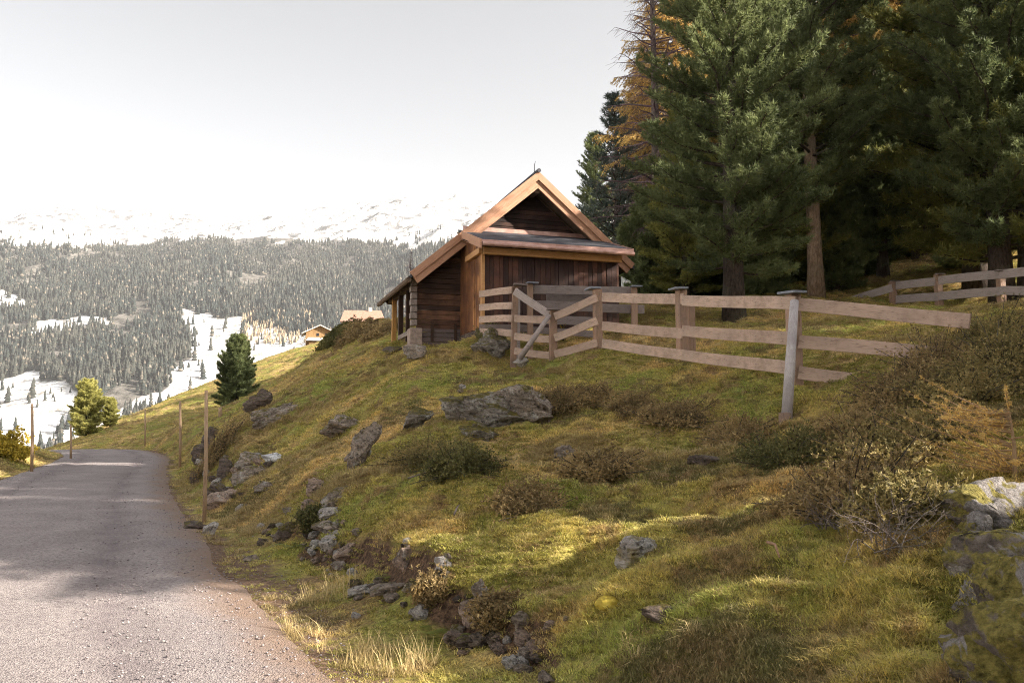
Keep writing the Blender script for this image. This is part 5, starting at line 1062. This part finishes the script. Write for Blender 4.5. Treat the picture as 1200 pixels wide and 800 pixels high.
h = P(424, 379, 128); hb = empty('red_roofed_house', (h[0], h[1], h[2] - 1.0), 0.08); tag(hb, 'house with reddish tiled roof half hidden behind the thicket', 'house')
m = MB(); m.box((-2.9, 0, -2), (2.9, 4.5, 1.5)); m.build('wall', M['ochre'], hb)
m = MB(); m.add([(-3.2, -0.5, 1.35), (3.4, -0.5, 1.35), (2.7, 2.3, 3.3), (-2.9, 2.3, 3.3), (3.4, 5, 1.35), (-3.2, 5, 1.35), (-3.2, -0.5, 1.2), (3.4, -0.5, 1.2), (3.4, 5, 1.2), (-3.2, 5, 1.2)], [(0, 1, 2, 3), (2, 4, 5, 3), (1, 4, 2), (0, 3, 5), (0, 6, 7, 1), (6, 9, 8, 7), (1, 7, 8, 4), (5, 9, 6, 0), (4, 8, 9, 5)]); m.build('roof', M['tiles'], hb)
m = MB(); m.box((-3.1, -0.04, 0.2), (-2.95, 0.0, 1.2)); m.box((0.8, 2.0, 3.0), (1.3, 2.5, 3.75)); m.build('chimney', M['pale'], hb)

# ------------------------------------------------------------------ grass, moss, heath: instanced tufts
def tuft(name, seed, n, h, spread, w, mat, curve=0.5, flat=0.0):
    rs = np.random.default_rng(seed); V = []; F = []
    for k in range(n):
        a = rs.uniform(0, 6.28); r0 = spread * math.sqrt(rs.uniform(0, 1)); b = np.array([r0 * math.cos(a), r0 * math.sin(a), -0.01]); L = h * rs.uniform(0.5, 1.15)
        a2 = rs.uniform(0, 6.28); el = R(rs.uniform(35 - 30 * flat, 85 - 45 * flat)); d = np.array([math.cos(a2) * math.cos(el), math.sin(a2) * math.cos(el), math.sin(el)]); sd = np.array([-math.sin(a2 + rs.normal(0, .8)), math.cos(a2), 0]) * w * rs.uniform(0.7, 1.3)
        m1 = b + d * L * 0.55; tip = b + d * L + np.array([d[0], d[1], 0]) * L * curve * 0.5 - np.array([0, 0, curve * L * 0.28]); i = len(V)
        V += [b - sd, b + sd, m1 + sd * .8, m1 - sd * .8, tip]; F += [(i, i + 1, i + 2), (i, i + 2, i + 3), (i + 3, i + 2, i + 4)]
    me = npmesh(name, np.array(V), np.array(F), M[mat]); return bpy.data.objects.new(name, me)
def scatter(name, pts, rotz, scl, idx, protos, label, cat):
    col = bpy.data.collections.new(name + '_sources')
    for i, o in enumerate(protos): o.name = '%s_%02d' % (name, i); col.objects.link(o)
    me = bpy.data.meshes.new(name); me.vertices.add(len(pts)); me.vertices.foreach_set('co', np.asarray(pts, np.float32).ravel())
    attr(me, 'rz', rotz); attr(me, 'sc', scl); a = me.attributes.new('ix', 'INT', 'POINT'); a.data.foreach_set('value', np.asarray(idx, np.int32))
    o = obj(name, me); tag(o, label, cat, kind='stuff')
    ng = bpy.data.node_groups.new(name, 'GeometryNodeTree'); ng.interface.new_socket('Geometry', in_out='INPUT', socket_type='NodeSocketGeometry'); ng.interface.new_socket('Geometry', in_out='OUTPUT', socket_type='NodeSocketGeometry')
    N = ng.nodes; gi = N.new('NodeGroupInput'); go = N.new('NodeGroupOutput'); ip = N.new('GeometryNodeInstanceOnPoints'); ci = N.new('GeometryNodeCollectionInfo'); ci.inputs['Collection'].default_value = col
    ci.inputs['Separate Children'].default_value = True; ci.inputs['Reset Children'].default_value = True
    def na(nm, ty='FLOAT'): q = N.new('GeometryNodeInputNamedAttribute'); q.data_type = ty; q.inputs['Name'].default_value = nm; return q.outputs['Attribute']
    cx = N.new('ShaderNodeCombineXYZ'); ng.links.new(na('rz'), cx.inputs['Z'])
    ng.links.new(gi.outputs[0], ip.inputs['Points']); ng.links.new(ci.outputs[0], ip.inputs['Instance']); ip.inputs['Pick Instance'].default_value = True
    ng.links.new(na('ix', 'INT'), ip.inputs['Instance Index']); ng.links.new(cx.outputs[0], ip.inputs['Rotation']); ng.links.new(na('sc'), ip.inputs['Scale']); ng.links.new(ip.outputs[0], go.inputs[0])
    md = o.modifiers.new('scatter', 'NODES'); md.node_group = ng; return o
rg = np.random.default_rng(99)
N_ = 340000
r = np.exp(rg.uniform(math.log(2.3), math.log(95), N_)); a = rg.uniform(-0.80, 0.85, N_); gx = r * np.sin(a); gy = r * np.cos(a)
dq, _, _ = road_q(gx, gy); g1 = fbm(gx * 0.9, gy * 0.9, seed=3, oct=3); nearm = np.exp(-((gy - 6) / 7.0) ** 2)
lim = HALF + 0.25 + g1 * 0.45 + 0.75 * nearm * (dq > 0); keep = (np.abs(dq) > lim) | ((np.abs(dq) > HALF + 0.02) & (rg.random(N_) < 0.12))
# keep the tufts off the rocks' crowns and out of the hut
for (x_, y_, rr_) in ROCKS: keep &= ~(((gx - x_) ** 2 + (gy - y_) ** 2) < (rr_ * 0.45) ** 2)
hx = (gx - p0[0]) * math.cos(HA) + (gy - p0[1]) * math.sin(HA); hy = -(gx - p0[0]) * math.sin(HA) + (gy - p0[1]) * math.cos(HA)
keep &= ~((hx > 1.1) & (hx < 5.3) & (hy > -2.1) & (hy < 4.3)) & ~((hx > -0.1) & (hx < 1.2) & (hy > 0) & (hy < 4.3))
keep &= (bank(gx, gy)[1] < 0.45) | (rg.random(N_) < 0.22)
gx, gy, r = gx[keep], gy[keep], r[keep]; n = len(gx)
gzv = ground(gx, gy)
typ = fbm(gx * 0.5 + 40, gy * 0.5, seed=91, oct=3) + rg.normal(0, 0.12, n); typ2 = fbm(gx * 0.8 + 4, gy * 0.8 + 9, seed=95, oct=3) + rg.normal(0, 0.1, n)
right = sstep(2.5, 5.0, gx) * sstep(14, 9, gy)
idx = rg.integers(0, 4, n)
idx = np.where(typ > 0.26, 4 + rg.integers(0, 2, n), idx); idx = np.where(typ2 > 0.30 - 0.22 * right, 6 + rg.integers(0, 2, n), idx); idx = np.where((typ2 < -0.26) , 8 + rg.integers(0, 2, n), idx)
scl = rg.uniform(0.45, 1.05, n) * (0.72 + 0.028 * np.minimum(r, 60))
protos = [tuft('t', 1, 46, 0.062, 0.075, 0.0022, 'b_turf', 0.7, 0.4), tuft('t', 2, 46, 0.075, 0.08, 0.0022, 'b_turf', 0.8, 0.5), tuft('t', 3, 40, 0.10, 0.07, 0.0022, 'b_turf', 0.9, 0.3), tuft('t', 4, 50, 0.05, 0.09, 0.0026, 'b_turf', 0.5, 0.6),
          tuft('t', 5, 46, 0.15, 0.06, 0.0022, 'b_straw', 1.0, 0.3), tuft('t', 6, 46, 0.12, 0.07, 0.0022, 'b_straw', 1.1, 0.4),
          tuft('t', 7, 50, 0.06, 0.08, 0.0036, 'b_heath', 0.3, 0.3), tuft('t', 8, 50, 0.05, 0.09, 0.0036, 'b_heath', 0.2, 0.2),
          tuft('t', 9, 60, 0.035, 0.09, 0.0030, 'b_moss', 0.3, 0.6), tuft('t', 10, 60, 0.04, 0.08, 0.0030, 'b_moss', 0.3, 0.5)]
scatter('grass', np.stack([gx, gy, gzv], 1), rg.uniform(0, 6.28, n), scl, idx, protos, 'short autumn turf of green, straw and russet tufts on the slope', 'grass')
tk = rg.choice(n, 9000, replace=False); tk = tk[(fbm(gx[tk] * 0.7 + 3, gy[tk] * 0.7, seed=97, oct=3) > 0.02) & (r[tk] < 40)]
scatter('tussocks', np.stack([gx[tk], gy[tk], gzv[tk]], 1), rg.uniform(0, 6.28, len(tk)), rg.uniform(0.5, 1.2, len(tk)) * (0.8 + 0.02 * r[tk]), rg.integers(0, 4, len(tk)),
        [tuft('t', 31, 34, 0.17, 0.035, 0.0022, 'b_straw', 1.3, 0.2), tuft('t', 32, 26, 0.14, 0.04, 0.0022, 'b_turf', 1.2, 0.2), tuft('t', 33, 12, 0.07, 0.05, 0.0080, 'b_moss', 0.9, 0.7), tuft('t', 34, 12, 0.06, 0.06, 0.0070, 'b_heath', 0.9, 0.7)], 'bent straw tussocks and small weeds dotted over the turf', 'grass')
# tall dry stalks on the verge
N_ = 700; cx_ = rg.normal(0, 1, N_); k_ = rg.integers(0, 4, N_); cen = [at(415, 775), at(455, 790), at(330, 745), at(385, 700)]
px_ = np.array([cen[k][0] for k in k_]) + rg.normal(0, 0.16, N_); py_ = np.array([cen[k][1] for k in k_]) + rg.normal(0, 0.12, N_)
dq, _, _ = road_q(px_, py_); kk = dq > HALF + 0.05; px_, py_ = px_[kk][:85], py_[kk][:85]
scatter('dry_grass', np.stack([px_, py_, ground(px_, py_)], 1), rg.uniform(0, 6.28, len(px_)), rg.uniform(0.6, 1.3, len(px_)), rg.integers(0, 2, len(px_)), [tuft('t', 21, 14, 0.22, 0.05, 0.0018, 'b_straw', 0.3, 0.0), tuft('t', 22, 12, 0.17, 0.05, 0.0018, 'b_straw', 0.4, 0.1)], 'tall dry straw stalks on the near road verge', 'grass')
# loose gravel on the road
def pebble(seed):
    rs = np.random.default_rng(seed); V, F = ico(1); V = V * (1 + rs.normal(0, 0.18, (len(V), 1))) * [1, 0.8, 0.55]; return bpy.data.objects.new('p', npmesh('pebble', V, F, None, False))
t = NT('pebbles'); rr_ = t.n('ShaderNodeObjectInfo').outputs['Random']; M['pebble'] = t.finish(t.ramp(rr_, [(0.0, (0.12, 0.10, 0.10)), (0.5, (0.27, 0.23, 0.235)), (1.0, (0.30, 0.27, 0.26))]), 0.85)
N_ = 30000; s_ = np.exp(rg.uniform(math.log(2.2), math.log(45), N_)); a = rg.uniform(-0.95, 0.30, N_); px_ = s_ * np.sin(a); py_ = s_ * np.cos(a); dq, _, _ = road_q(px_, py_); kk = (np.abs(dq) < HALF + 0.7 * rg.random(N_)) & (rg.random(N_) < 0.35 + 0.65 * np.abs(dq) / HALF); px_, py_, s_ = px_[kk], py_[kk], s_[kk]; dq = dq[kk]
pb = [pebble(k) for k in range(5)]
for o in pb: o.data.materials.append(M['pebble'])
scatter('gravel', np.stack([px_, py_, ground(px_, py_, False) + 0.030 * (np.abs(dq) < HALF * 0.98)], 1), rg.uniform(0, 6.28, len(px_)), rg.uniform(0.004, 0.012, len(px_)) * (1 + 0.03 * s_), rg.integers(0, 5, len(px_)), pb, 'loose grey pebbles strewn over the gravel road', 'gravel')
